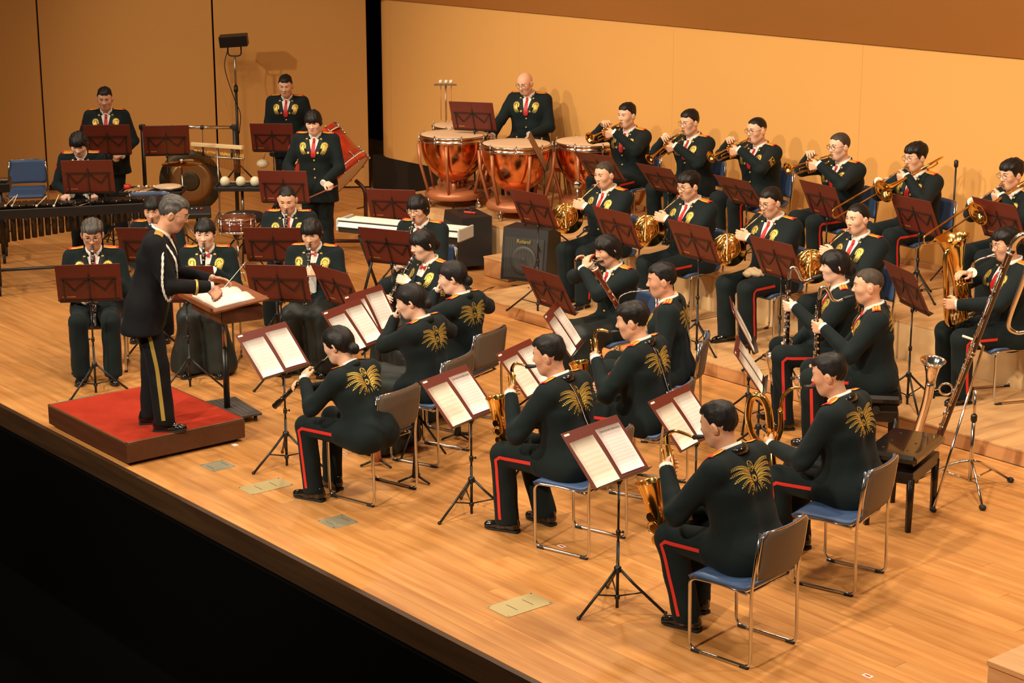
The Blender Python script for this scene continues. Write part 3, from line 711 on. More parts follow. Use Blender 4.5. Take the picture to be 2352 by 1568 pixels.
    for s in (-1, 1):
        ep = MB(); g = lambda x, y: (T(.9, x, s*y), -U)
        if bl:
            ribbon(ep, js, [[g(x, y) for x in (-.032, -.012, .008, .026)] for y in np.linspace(.085, .180, 6)], None, .006); ep.build('shoulder_board', GOLDTHREAD, root); continue
        ys = np.linspace(.078, .188, 7)
        ribbon(ep, js, [[g(-.038+(.055)*q, y) for q in (0, .33, .66, 1)] for y in ys], None, .007)
        e = ep.build('shoulder_board', YELLOW, root)
        for q in (.30, .62):
            rr = MB(); ribbon(rr, js, [[g(-.038+.055*(q+e_), y) for e_ in (0, .085)] for y in ys], None, .0085); rr.build('braid', RED, e)
        rr = MB(); ribbon(rr, js, [[g(-.038+.055*q, y) for q in (0, .5, 1)] for y in (.172, .190)], None, .0095); rr.build('braid', RED, e)
    if not bl:
        js = bs
        for sd_, E in ((1, EMB_L), (-1, EMB_R)):
            em = MB(); project_leaves(em, js, org+U*.375*sc, Yd, U, Wd, [[(a+sd_*.112, b) for a, b in p] for p in E], .004)
            if em.v: em.build('chest_embroidery', GOLDTHREAD, root)['kind'] = 'stuff'
            h = js.hit(*fr(sd_*.075, .455))
            if h: MB().box(h[0]+h[1]*.008, (.022, .014, .006), align(h[1], U), bev=.002).build('collar_badge', GOLDTHREAD, root)
            h = js.hit(*fr(sd_*.052, .335))
            if h: MB().disc(h[0]+h[1]*.008, h[1], .013, .006, 8).build('lapel_badge', GOLDTHREAD, root)
        eb = MB(); project_leaves(eb, js, org+U*.352*sc, -Yd, U, -Wd, EMB_BACK, .004); eb.build('back_embroidery', GOLDTHREAD, root)['kind'] = 'stuff'
        if not sp.get('openjacket'):
            for hh in (.255, .165, .075):
                h = js.hit(*fr(.004, hh))
                if h: MB().ball(h[0]+h[1]*.003, .0115, 8).build('button', GOLDTHREAD, root)
        js = sleeves
        # round unit patch on the right sleeve, rank chevrons on the left
        def arm_side(s, t, y): # ray aimed at the upper arm from outside
            a = f.sh[s]+(EL[s]-f.sh[s])*t; dn = unit(EL[s]-f.sh[s]); out = unit(Yd*(1 if s == 'L' else -1)-dn*np.dot(Yd*(1 if s == 'L' else -1), dn)+Wd*.25)
            return a, dn, out, np.cross(dn, out)
        a, dn, out, sd = arm_side('R', .36, 0); pa = MB(); circ = [(.030*math.cos(q), .030*math.sin(q)) for q in np.linspace(0, 2*math.pi, 12, endpoint=False)]
        rows = [[(a+out*.3+(sd*p[0]+dn*p[1])*k, -out) for p in circ+circ[:1]] for k in (.02, .5, 1.)]
        ribbon(pa, js, rows, None, .003)
        if pa.v: pa.build('sleeve_patch', RED, root)
        if sp.get('chevron'):
            ch = MB(); a, dn, out, sd = arm_side('L', .55, 0)
            for k in range(3):
                o0 = .012+k*.016
                ribbon(ch, js, [[(a+out*.3+sd*x+dn*(o0+e-abs(x)*.6), -out) for e in (0, .008)] for x in (-.030, -.015, 0, .015, .030)], None, .004)
            for x in (-.034, .034): ribbon(ch, js, [[(a+out*.3+sd*(x+e)+dn*yy, -out) for e in (-.003, .003)] for yy in (-.04, -.02, 0, .02, .045)], None, .004)
            ribbon(ch, js, [[(a+out*.3+sd*x+dn*(-.04+e), -out) for e in (0, .006)] for x in (-.034, 0, .034)], None, .004)
            p = js.hit(a+out*.3-dn*.018, -out)
            if p: ch.ball(p[0], .008, 8)
            if ch.v: ch.build('sleeve_chevron', GOLDTHREAD, root)['kind'] = 'stuff'
    # --- stripe down the outside of each trouser leg
    if not sp.get('skirt'):
        for s, sg in (('L', 1), ('R', -1)):
            st = MB(); k, a = np.array(ks[s][0]), np.array(ks[s][1]); hp = np.array((0, sg*.085, .80*sc)) if f.stand else f.pel+(.14, sg*.09, .012)
            path = [hp+(k-hp)*t for t in np.linspace(0, .93, 9)]+[k+(a-k)*t for t in np.linspace(.05, 1.0, 8)]
            rows = []
            for i, p in enumerate(path):
                d = unit(path[min(i+1, len(path)-1)]-path[max(i-1, 0)]); out = unit(np.array((0, sg, 0.))-d*d[1]*sg); q = np.cross(d, out)
                wdt = .011 if not bl else .014
                rows.append([(p+out*.3+q*e, -out) for e in (-wdt, 0, wdt)])
            ribbon(st, ts, rows, None, .003, maxgap=.12)
            st.build('trouser_stripe', GOLDTHREAD if bl else RED, root)
    f.HM, f.EL, f.js = HM, EL, js
    return f
# ---------------------------------------------------------------- instruments: kits of shared meshes
class Kit:
    def __init__(s): s.p = []
    def part(s, name, mb, mats, parent=None, M=None, kind=None, label=None):
        s.p.append((name, mb.mesh(name, mats) if isinstance(mb, MB) else mb, parent, M, kind, label)); return len(s.p)-1
    def spawn(s, name, label, cat, M, group=None, skip=()):
        root = thing(name, label, cat, M=M, group=group); obs = []
        for i, (n, me, pa, Ml, kd, lb) in enumerate(s.p):
            if i in skip or n in skip: obs.append(None); continue
            o = link(n, me, root if pa is None else obs[pa], Ml); obs.append(o)
            if kd: o['kind'] = kd
            if lb: o['label'] = lb
        return root
def keys_along(mb, pts, nrm, n, r=.0035, pad=.0075, step=.0, seed=1):
    """key rods and cups beside a bore running through pts"""
    rnd = random.Random(seed); P = np.asarray(pts, float)
    nrm = unit(nrm)
    for i in range(n):
        t = (i+.5)/n*(len(P)-1); a = P[int(t)]+(P[min(int(t)+1, len(P)-1)]-P[int(t)])*(t-int(t)); d = unit(P[-1]-P[0]); sd = np.cross(d, nrm)
        mb.disc(a+nrm*step+sd*rnd.uniform(-.004, .004), nrm, pad*rnd.uniform(.7, 1.2), .004, 8)
        if i % 2 == 0: mb.rod(a+nrm*(step-.002)+sd*.011, a+nrm*(step-.002)+sd*.011+d*np.linalg.norm(P[-1]-P[0])/n*1.6, r*.7, n=5)
        if i % 3 == 0: mb.ball(a+nrm*step+sd*.013, r*1.3, 6)
def clarinet_kit(L=1., oboe=False):
    k = Kit(); g = (lambda z: -z*L)
    if oboe:
        k.part('reed', MB().lathe([(.0035, g(0)), (.004, g(.02)), (.003, g(.035)), (.003, g(.07))], 8), IVORY)
        body = k.part('body', MB().lathe([(.008, g(.07)), (.013, g(.075)), (.0105, g(.10)), (.0105, g(.30)), (.013, g(.31)), (.0125, g(.33)), (.0135, g(.52)), (.016, g(.53))], 14), EBONY)
        k.part('bell', MB().lathe([(.014, g(.53)), (.016, g(.56)), (.022, g(.60)), (.019, g(.635)), (.022, g(.645)), (.018, g(.646))], 14), EBONY)
    else:
        mp = k.part('mouthpiece', MB().lathe([(.004, g(0)), (.0085, g(.012)), (.012, g(.05)), (.013, g(.085))], 12), BLACKP)
        k.part('ligature', MB().lathe([(.0135, g(.042)), (.0142, g(.043)), (.0142, g(.062)), (.0135, g(.063))], 12), SILVER, mp)
        body = k.part('body', MB().lathe([(.013, g(.085)), (.0175, g(.09)), (.0165, g(.145)), (.0145, g(.15)), (.0135, g(.18)), (.0135, g(.345)), (.016, g(.35)), (.0145, g(.37)), (.0150, g(.575))], 14), EBONY)
        k.part('bell', MB().lathe([(.017, g(.575)), (.0165, g(.60)), (.020, g(.635)), (.030, g(.672)), (.036, g(.680)), (.032, g(.678)), (.010, g(.62))], 16), EBONY)
        r = MB()
        for i, z in enumerate((.0875, .147, .347, .576)): k.part('ring', MB().lathe([(.0178, g(z-.003)), (.0182, g(z)), (.0178, g(z+.003))], 14), SILVER, body)
    ky = MB(); keys_along(ky, [(0, 0, g(.19)), (0, 0, g(.34))], (1, 0, 0), 7, step=.016, seed=3); keys_along(ky, [(0, 0, g(.37)), (0, 0, g(.56))], (1, 0, 0), 8, step=.017, seed=4)
    keys_along(ky, [(0, 0, g(.20)), (0, 0, g(.55))], (.2, 1, 0), 8, step=.016, seed=5, pad=.006)
    k.part('keywork', ky, SILVER, body, kind='stuff')
    return k
def flute_kit(L=.62, pic=False):
    k = Kit(); r = .0095 if not pic else .0085; m = SILVER if not pic else EBONY
    k.part('tube', MB().tube([(0, .06, 0), (0, -L, 0)], r, 12), m)
    k.part('lip_plate', MB().ball((.004, 0, .004), (.011, .019, .010), 10), SILVER)
    ky = MB()
    for i in range(11 if not pic else 8):
        y = -.16-i*(L-.2)/(11 if not pic else 8)*.95 if not pic else -.10-i*.024
        ky.disc((.003, y, r+.003), (.2, 0, 1), .0088 if not pic else .006, .004, 10); ky.ball((-.011, y-.008, .004), .003, 6)
    ky.rod((-.011, -.14 if not pic else -.09, .005), (-.011, -L+.05, .005), .0025, n=5); k.part('keywork', ky, SILVER, kind='stuff')
    rg = MB().lathe([(r+.001, -.004), (r+.003, 0), (r+.001, .004)], 12, mat4(align((0, 1, 0)), (0, -.07, 0))); k.part('ring', rg, SILVER)
    return k
def sax_kit(k_=1., tenor=False, bari=False):
    k = Kit(); S = k_
    P = lambda x, z, y=0.: np.array((x*S, y*S, z*S))
    k.part('mouthpiece', MB().lathe([(.004, 0), (.009, -.012), (.0135, -.05), (.014, -.085)], 12, mat4(align((-1, 0, .10)), (0, 0, 0))), BLACKP)
    if bari:
        nk = spline([P(.075, -.008), P(.12, -.015), P(.16, -.05), P(.175, -.11)], 5); top = P(.175, -.11)
    elif tenor: nk = spline([P(.070, -.007), P(.115, .010), P(.165, .022), P(.205, .005), P(.213, -.045)], 5); top = P(.213, -.045)
    else: nk = spline([P(.075, -.008), P(.12, .006), P(.160, .006), P(.183, -.020), P(.187, -.05)], 5); top = P(.187, -.05)
    k.part('neck', MB().tube(nk, np.linspace(.0085, .0125, len(nk)), 12), BRASS)
    bot = top+P(-.02, -.47 if not bari else -.60); rb = .058
    if bari:                                      # the loop of tubing at the top
        lo = spline([top, top+P(.01, -.10), top+P(.06, -.17), top+P(.13, -.14), top+P(.155, -.05), top+P(.135, .045), top+P(.09, .055), top+P(.06, .0), top+P(.055, -.10)], 6)
        k.part('pigtail', MB().tube(lo, np.linspace(.0135, .019, len(lo))*S, 12), BRASS); top2 = lo[-1]; bot = top2+P(-.0, -.55); t0 = .019
    else: top2, t0 = top, .0125
    body = k.part('body', MB().tube([top2, top2+(bot-top2)*.5, bot], np.array((t0, .021, .029))*S**.6, 16), BRASS)
    bow = np.array(arc(bot+P(rb, 0), rb*S, 180, 360, 11)); k.part('bow', MB().tube(bow, np.linspace(.030, .038, 11)*S**.6, 16), BRASS)
    b0 = bow[-1]; ax = unit((.10, 0, 1)); h = (.30 if not bari else .36)*S
    prof = [(.0385, 0), (.041, .3), (.045, .55), (.051, .75), (.062, .92), (.069, .985), (.071, 1.)]
    k.part('bell', MB().shell([(r*S**.8, z*h) for r, z in prof], 22, mat4(align(ax), b0)), BRASS)
    ky = MB(); sd = np.array((.25, 1, 0)); keys_along(ky, [top2, bot], (1, .3, 0), 10, step=.030*S, pad=.013*S, seed=2, r=.005); keys_along(ky, [top2+(bot-top2)*.3, bot], (.2, 1, 0), 7, step=.032*S, pad=.017*S, seed=6, r=.005)
    keys_along(ky, [top2, bot], (.3, -1, 0), 8, step=.029*S, pad=.010*S, seed=9, r=.005); keys_along(ky, [b0, b0+ax*h*.55], (.1, 1, 0), 3, step=.050*S, pad=.024*S, seed=11, r=.005)
    k.part('keywork', ky, BRASS, body, kind='stuff')
    gd = MB().tube(arc(b0+ax*h*.3+np.array((.0, .055*S, 0)), .030*S, 0, 360, 14, (1, 0, 0), (0, 0, 1)), .003, 6, closed=True); k.part('key_guard', gd, BRASS)
    k.body = (top2, bot); return k
def bass_clarinet_kit():
    k = Kit()
    k.part('mouthpiece', MB().lathe([(.004, 0), (.010, -.012), (.0145, -.06), (.0155, -.095)], 12, mat4(align((-.95, 0, .32)), (0, 0, 0))), BLACKP)
    nk = spline([(.085, 0, -.030), (.125, 0, -.048), (.165, 0, -.035), (.19, 0, .015), (.215, 0, .050), (.245, 0, .045), (.255, 0, .0), (.255, 0, -.035)], 5)
    k.part('neck', MB().tube(nk, np.linspace(.011, .0155, len(nk)), 12), SILVER)
    body = k.part('body', MB().lathe([(.016, -.03), (.019, -.032), (.019, -.05), (.0165, -.055), (.0165, -.38), (.020, -.385), (.020, -.40), (.0175, -.405), (.0175, -.76), (.021, -.765), (.021, -.785)], 14, mat4(None, (.255, 0, 0))), EBONY)
    bw = spline([(.255, 0, -.785), (.258, 0, -.83), (.285, 0, -.865), (.325, 0, -.855), (.345, 0, -.81), (.352, 0, -.76)], 5)
    k.part('bow', MB().tube(bw, np.linspace(.019, .028, len(bw)), 14), SILVER)
    k.part('bell', MB().shell([(.028, 0), (.034, .05), (.045, .10), (.066, .135), (.072, .14)], 20, mat4(align((.12, 0, 1)), bw[-1])), SILVER)
    ky = MB(); keys_along(ky, [(.255, 0, -.07), (.255, 0, -.37)], (1, .4, 0), 9, step=.021, pad=.011, seed=3, r=.0045); keys_along(ky, [(.255, 0, -.41), (.255, 0, -.75)], (1, .4, 0), 10, step=.022, pad=.012, seed=5, r=.0045)
    keys_along(ky, [(.255, 0, -.1), (.255, 0, -.74)], (0, 1, 0), 14, step=.020, pad=.009, seed=8, r=.0045); keys_along(ky, [(.255, 0, -.1), (.255, 0, -.74)], (.3, -1, 0), 12, step=.020, pad=.009, seed=9, r=.0045)
    k.part('keywork', ky, SILVER, body, kind='stuff'); return k
def bassoon_kit():
    k = Kit()
    k.part('boot', MB().tube([(0, 0, 0), (0, 0, .02), (0, 0, .40), (0, 0, .42)], [.030, .033, .030, .031], 16, flat=1.35), MAPLE)
    k.part('wing_joint', MB().tube([(0, -.022, .41), (0, -.022, .60), (0, -.022, .86)], [.019, .017, .013], 12), MAPLE)
    lj = k.part('long_joint', MB().lathe([(.018, .41), (.020, .42), (.019, .60), (.018, .90), (.021, .905), (.021, .93)], 14, mat4(None, (0, .020, 0))), MAPLE)
    k.part('bell', MB().lathe([(.021, .93), (.022, 1.0), (.019, 1.08), (.020, 1.17), (.026, 1.24), (.026, 1.275), (.018, 1.276), (.012, 1.2)], 16, mat4(None, (0, .020, 0))), MAPLE)
    for z, r in ((.415, .034), (.905, .023), (1.262, .0275)): k.part('ring', MB().lathe([(r, z-.007), (r+.0015, z), (r, z+.007)], 16, mat4(None, (0, .020 if z > .5 else 0, 0))), IVORY if z > 1 else SILVER)
    bc = spline([(0, -.022, .86), (0, -.022, .90), (-.04, -.03, .955), (-.12, -.05, .945), (-.20, -.06, .905)], 5); k.part('bocal', MB().tube(bc, np.linspace(.005, .0028, len(bc)), 8), SILVER)
    k.part('reed', MB().tube([(-.20, -.06, .905), (-.225, -.066, .892), (-.25, -.07, .880)], [.003, .006, .007], 8, flat=.5), IVORY)
    ky = MB(); keys_along(ky, [(0, .02, .45), (0, .02, .9)], (1, .3, 0), 9, step=.023, pad=.012, seed=4, r=.004); keys_along(ky, [(0, -.02, .05), (0, -.02, .4)], (1, -.3, 0), 8, step=.034, pad=.012, seed=6, r=.004); keys_along(ky, [(0, .02, .45), (0, .02, 1.1)], (-.3, 1, 0), 9, step=.023, pad=.011, seed=7, r=.004)
    k.part('keywork', ky, SILVER, lj, kind='stuff'); return k
BELLP = [(.0058, 0), (.0065, .35), (.009, .60), (.014, .78), (.023, .90), (.038, .97), (.054, .995), (.061, 1.)]
def trumpet_kit():
    k = Kit()
    k.part('mouthpiece', MB().lathe([(.0135, 0), (.0135, -.006), (.0115, -.018), (.006, -.03), (.0045, -.085)], 12, mat4(align((-1, 0, 0)))), SILVER)
    lp = fillet([(.07, 0, 0), (.44, 0, 0), (.44, 0, -.075), (.285, .0, -.075)], .038, 7); k.part('leadpipe', MB().tube(lp, .0062, 10), BRASS)
    bt = fillet([(.215, .012, -.055), (.05, .022, -.055), (.05, .030, .010), (.22, .030, .010)], .034, 7); k.part('bell_bow', MB().tube(bt, .0068, 10), BRASS)
    k.part('bell', MB().shell([(r, z*.32) for r, z in BELLP], 24, mat4(align((1, 0, 0)), (.215, .030, .010)), t=.0012), BRASS)
    for i in range(3):
        x = .220+i*.030; v = k.part('valve', MB().lathe([(.009, -.105), (.0125, -.10), (.0125, .028), (.0105, .034), (.003, .036), (.003, .055)], 12, mat4(None, (x, .010, 0))), BRASS)
        k.part('finger_button', MB().disc((x, .010, .056), (0, 0, 1), .0085, .004, 12), SILVER, v)
    sl = fillet([(.31, .01, -.03), (.39, .012, -.03), (.39, .012, -.062), (.31, .01, -.062)], .014, 5); k.part('third_slide', MB().tube(sl, .0058, 8), BRASS)
    return k
def trombone_kit(ext=.62):
    k = Kit()
    k.part('mouthpiece', MB().lathe([(.0185, 0), (.0185, -.006), (.015, -.022), (.008, -.04), (.0055, -.085)], 12, mat4(align((-1, 0, 0)))), SILVER)
    x1 = .30+ext
    sl = fillet([(.28, 0, 0), (x1, 0, 0), (x1, -.0, -.085), (.28, -.0, -.085)], .042, 8); k.part('outer_slide', MB().tube(sl, .0082, 10), BRASS)
    k.part('inner_slide', MB().rod((.07, 0, 0), (.30, 0, 0), .0068), SILVER); k.part('inner_slide', MB().rod((.07, 0, -.085), (.30, 0, -.085), .0068), SILVER)
    k.part('slide_brace', MB().rod((.30, 0, 0), (.30, 0, -.085), .005), BRASS); k.part('slide_brace', MB().rod((.12, 0, 0), (.12, 0, -.085), .005), BRASS)
    gn = fillet([(.08, 0, -.085), (.02, .01, -.085), (-.30, .05, -.07), (-.345, .09, -.05), (-.30, .13, -.03), (-.02, .135, -.025)], .05, 6); k.part('gooseneck', MB().tube(gn, np.linspace(.0082, .010, len(gn)), 10), BRASS)
    k.part('bell', MB().shell([(.0095, 0), (.011, .35), (.016, .6), (.026, .78), (.045, .90), (.072, .965), (.098, .995), (.108, 1.)] and [(r, z*.46) for r, z in [(.0095, 0), (.011, .35), (.016, .6), (.026, .78), (.045, .90), (.072, .965), (.098, .995), (.108, 1.)]], 28, mat4(align((1, .0, .0)), (-.03, .135, -.025)), t=.0014), BRASS)
    k.part('bell_brace', MB().rod((.02, .01, -.082), (.02, .13, -.028), .005), BRASS)
    tu = fillet([(-.10, .05, -.075), (-.22, .055, -.11), (-.30, .06, -.10), (-.28, .07, -.06), (-.12, .07, -.06)], .04, 5); k.part('trigger_tubing', MB().tube(tu, .0075, 8), BRASS)
    return k
HB = unit((-.70, -.66, .12))                      # where the horn's bell points
def horn_kit():
    k = Kit(); bc = np.array((.21, -.20, -.335)); R = align(HB); ex = R[:, 0]; ey = R[:, 1]
    k.part('mouthpiece', MB().lathe([(.0095, 0), (.009, -.006), (.006, -.03), (.004, -.065)], 10, mat4(align((-.72, .30, .62)))), SILVER)
    k.part('bell', MB().shell([(.014, -.30), (.018, -.24), (.028, -.17), (.048, -.105), (.082, -.050), (.120, -.018), (.148, -.003), (.155, 0)], 32, mat4(R, bc), t=.0015), BRASS)
    mpd = unit((.72, -.30, -.62)); a = mpd*.06
    lp = spline([a, a+mpd*.12, a+mpd*.22+(.0, .0, -.02), bc-HB*.16+(.08, .03, .05), bc-HB*.18+(.07, .05, -.06)], 6); k.part('mouthpipe', MB().tube(lp, np.linspace(.0045, .0065, len(lp)), 8), BRASS)
    C = bc-HB*.17+np.array((.0, .0, .07))
    th = spline([bc-HB*.295, bc-HB*.36+(.0, 0, .02), C+(.02, .0, .12), C+(.11, -.02, .05), C+(.10, -.04, -.07), C+(0., -.03, -.13), C+(-.09, 0, -.06)], 6); k.part('bell_tail', MB().tube(th, np.linspace(.014, .0075, len(th)), 10), BRASS)
    tb = 0
    for i, (r, off) in enumerate(((.105, 0), (.088, .012), (.070, .024))):
        k.part('coil', MB().tube(arc(C+HB*(.03-off), r, 0, 330, 28, ex, ey), .0062, 8), BRASS2 if i == 1 else BRASS)
    for i in range(3):
        c = C-HB*.045+ex*0+np.array((.0, .0, .055-.035*i))+np.array((.03, -.03, 0))*(i-1); v = k.part('valve', MB().lathe([(.0145, -.018), (.0155, -.016), (.0155, .016), (.0145, .018)], 14, mat4(R, c)), BRASS)
        k.part('valve_cap', MB().disc(c-HB*.020, HB, .0125, .004, 14), SILVER, v)
        k.part('key_lever', MB().tube([c-HB*.018, c-HB*.02+(.02, .03, .05), c-HB*.02+(.01, .05, .085)], .003, 5), SILVER, v)
    for i in range(4):
        p = C-HB*.03+np.array((.02*i-.03, -.02*i+.03, -.03)); u = fillet([p, p+(.015, -.01, -.09), p+(.04, -.025, -.085), p+(.03, -.02, 0)], .012, 4); k.part('valve_slide', MB().tube(u, .0055, 7), BRASS2 if i % 2 else BRASS)
    return k
def euphonium_kit():
    k = Kit(); bell_c = np.array((.30, -.13, .13)); bot = np.array((.15, -.10, -.56)); ax = unit(bell_c-np.array((.20, -.11, -.40)))
    k.part('mouthpiece', MB().lathe([(.0165, 0), (.016, -.006), (.010, -.03), (.006, -.075)], 12, mat4(align((-1, .12, .25)))), SILVER)
    mp = spline([(.07, -.01, -.018), (.13, -.03, -.045), (.165, -.06, -.11), (.16, -.03, -.22)], 5); k.part('mouthpipe', MB().tube(mp, np.linspace(.006, .008, len(mp)), 8), SILVER)
    h = np.linalg.norm(bell_c-np.array((.20, -.11, -.40)))
    k.part('bell', MB().shell([(.034, 0), (.040, .2*h), (.050, .45*h), (.066, .68*h), (.090, .86*h), (.120, .96*h), (.138, h*.995), (.141, h)], 30, mat4(align(ax), (.20, -.11, -.40)), t=.0016), BRASS)
    bw = spline([(.20, -.11, -.40), (.18, -.11, -.50), (.22, -.10, -.575), (.30, -.08, -.56), (.335, -.075, -.46), (.36, -.075, -.2), (.375, -.08, -.02), (.345, -.085, .045), (.29, -.09, .03), (.27, -.09, -.05)], 6); k.part('bow', MB().tube(bw, np.interp(np.linspace(0, 1, len(bw)), (0, .25, 1), (.034, .030, .012)), 12), BRASS)
    for i in range(4):
        p = np.array((.245+.008*i, .005+.032*(i-1.5)*.55, -.30+.0*i))+np.array((.024*(i-1.5), 0, 0)); v = k.part('valve', MB().lathe([(.014, -.10), (.0165, -.095), (.0165, .075), (.012, .085), (.004, .087), (.004, .125)], 12, mat4(align(unit((.16, .0, 1))), p)), BRASS)
        k.part('finger_button', MB().disc(p+unit((.16, 0, 1))*.127, (.16, 0, 1), .010, .005, 12), SILVER, v)
    for i in range(4):
        p = np.array((.23+.03*i, .03, -.36-.01*i)); u = fillet([p, p+(-.01, .015, -.13), p+(.025, .015, -.13), p+(.03, 0, 0)], .016, 5); k.part('valve_slide', MB().tube(u, .0082, 8), BRASS)
    for i in range(2):
        p = np.array((.20+.05*i, .045, -.20)); u = fillet([p, p+(.08, .01, .0), p+(.08, .01, -.10), p+(.0, 0, -.11)], .02, 5); k.part('crook', MB().tube(u, .0085, 8), BRASS2)
    return k
KITS = {'clarinet': clarinet_kit(), 'oboe': clarinet_kit(1., True), 'flute': flute_kit(), 'piccolo': flute_kit(.27, True), 'alto_saxophone': sax_kit(1.), 'tenor_saxophone': sax_kit(1.22, tenor=True),
        'baritone_saxophone': sax_kit(1.38, bari=True), 'bass_clarinet': bass_clarinet_kit(), 'bassoon': bassoon_kit(), 'trumpet': trumpet_kit(), 'trombone': trombone_kit(), 'horn': horn_kit(), 'euphonium': euphonium_kit()}
def hold(f, kind, a=None, yaw=0., roll=0.):
    """how each instrument sits at the mouth and where the two hands take it; figure frame"""
    m = f.mouth+f.Rh@np.array((.006, 0, 0)); ry = rotz(math.radians(yaw))
    A = lambda *v: ry@np.array(v, float)
    if kind in ('clarinet', 'oboe'):
        th = math.radians(a if a is not None else (62 if kind == 'clarinet' else 52)); d = A(math.cos(th), 0, -math.sin(th)); e = A(math.sin(th), 0, math.cos(th)); s = .94 if kind == 'oboe' else 1.
        M = mat4(np.column_stack([e, np.cross(-d, e), -d]), m-d*.012)
        return M, {'L': (m+d*.235*s+e*.004, e*.55+A(0, -.85, 0), d, 'grip'), 'R': (m+d*.43*s+e*.004, e*.55+A(0, .85, 0), d, 'grip')}
    if kind in ('flute', 'piccolo'):
        d = A(.16, -.96, -.14); d = unit(d); u = unit(np.array((0, 0, 1.))-d*d[2]); fwd = np.cross(-d, u)*1.
        fwd = np.cross(u, d)*-1. if False else np.cross(d, u)*-1.
        M = mat4(np.column_stack([np.cross(-d, u), -d, u]), m+np.array((.006, 0, -.004)))
        q = (.17, .40) if kind == 'flute' else (.11, .21)
        ff = np.cross(-d, u)
        return M, {'L': (m+d*q[0], u*.8-ff*.5, d, 'keys', (.35, .6, -.7)), 'R': (m+d*q[1], u*.8+ff*.5, d, 'keys', (-.35, -.7, -.55))}
    if kind.endswith('saxophone'):
        t = math.radians(a if a is not None else 6); S = 1.
        R = ry@roty(t)@rotx(math.radians(roll)); M = mat4(R, m-R@np.array((.012, 0, 0))); top, bot = KITS[kind].body
        w = lambda p: xf(M, p); d = unit(R@(bot-top)); e = unit(R@np.array((1., 0, 0)))
        q = {'alto_saxophone': (.30, .74), 'tenor_saxophone': (.22, .72), 'baritone_saxophone': (.10, .62)}[kind]
        return M, {'L': (w(top+(bot-top)*q[0]), e*.6+A(0, -.8, 0), d, 'grip'), 'R': (w(top+(bot-top)*q[1]), e*.6+A(0, .8, 0), d, 'grip')}
    if kind == 'bass_clarinet':
        R = ry@roty(math.radians(a or 0)); M = mat4(R, m-R@np.array((.012, 0, 0))); w = lambda *p: xf(M, p); d = R@np.array((0, 0, -1.)); e = R@np.array((1., 0, 0))
        return M, {'L': (w(.255, 0, -.24), e*.7+A(0, -.7, 0), d, 'keys'), 'R': (w(.255, 0, -.56), e*.7+A(0, .7, 0), d, 'keys')}
    if kind == 'bassoon':
        reed = np.array((-.25, -.07, .880)); d = unit(A(.50, .18, .86)); x = unit(A(.86, 0, -.5)-d*np.dot(A(.86, 0, -.5), d)); R = np.column_stack([x, np.cross(d, x), d]); M = mat4(R, m-R@reed)
        w = lambda *p: xf(M, p)
        return M, {'L': (w(0, .0, .66), x*.3+A(0, -.9, 0), -d, 'grip'), 'R': (w(0, 0, .24), x*.7+A(0, .7, 0), -d, 'grip')}
    if kind == 'trumpet':
        R = ry@roty(math.radians(a if a is not None else 14)); M = mat4(R, m); w = lambda *p: xf(M, p)
        return M, {'L': (w(.25, .014, -.035), R@np.array((.75, -.65, .1)), R@np.array((0, 0, -1.)), 'grip', (-.1, .75, -.65)), 'R': (w(.245, .008, .058), R@np.array((.55, .65, .45)), R@np.array((.8, -.5, 0)), 'keys', (-.1, -.75, -.6))}
    if kind == 'trombone':
        R = ry@roty(math.radians(a if a is not None else 22)); M = mat4(R, m); w = lambda *p: xf(M, p)
        return M, {'L': (w(.11, .02, -.045), R@np.array((.6, -.8, .1)), R@np.array((0, 0, -1.)), 'fist', (-.1, .7, -.7)), 'R': (w(.32, -.01, -.05), R@np.array((.8, .5, .2)), R@np.array((0, 0, -1.)), 'grip', (-.1, -.7, -.7))}
    if kind == 'horn':
        M = mat4(ry, m)
        return M, {'L': (m+A(.205, -.065, -.185), A(.72, -.62, .28), A(.3, -.1, -.9), 'grip', (.1, .6, -.75)), 'R': (m+A(.13, -.285, -.33), A(.75, .35, .0), A(.0, .2, -1.), 'grip', (-.5, -.7, -.4))}
    if kind == 'euphonium':
        M = mat4(ry, m)
        return M, {'R': (m+A(.255, -.03, -.165), A(.75, .55, -.25), A(.3, -.9, 0), 'keys', (-.1, -.8, -.5)), 'L': (m+A(.37, .02, -.36), A(.4, -.8, .35), A(0, .1, -1.), 'grip', (-.1, .8, -.5))}
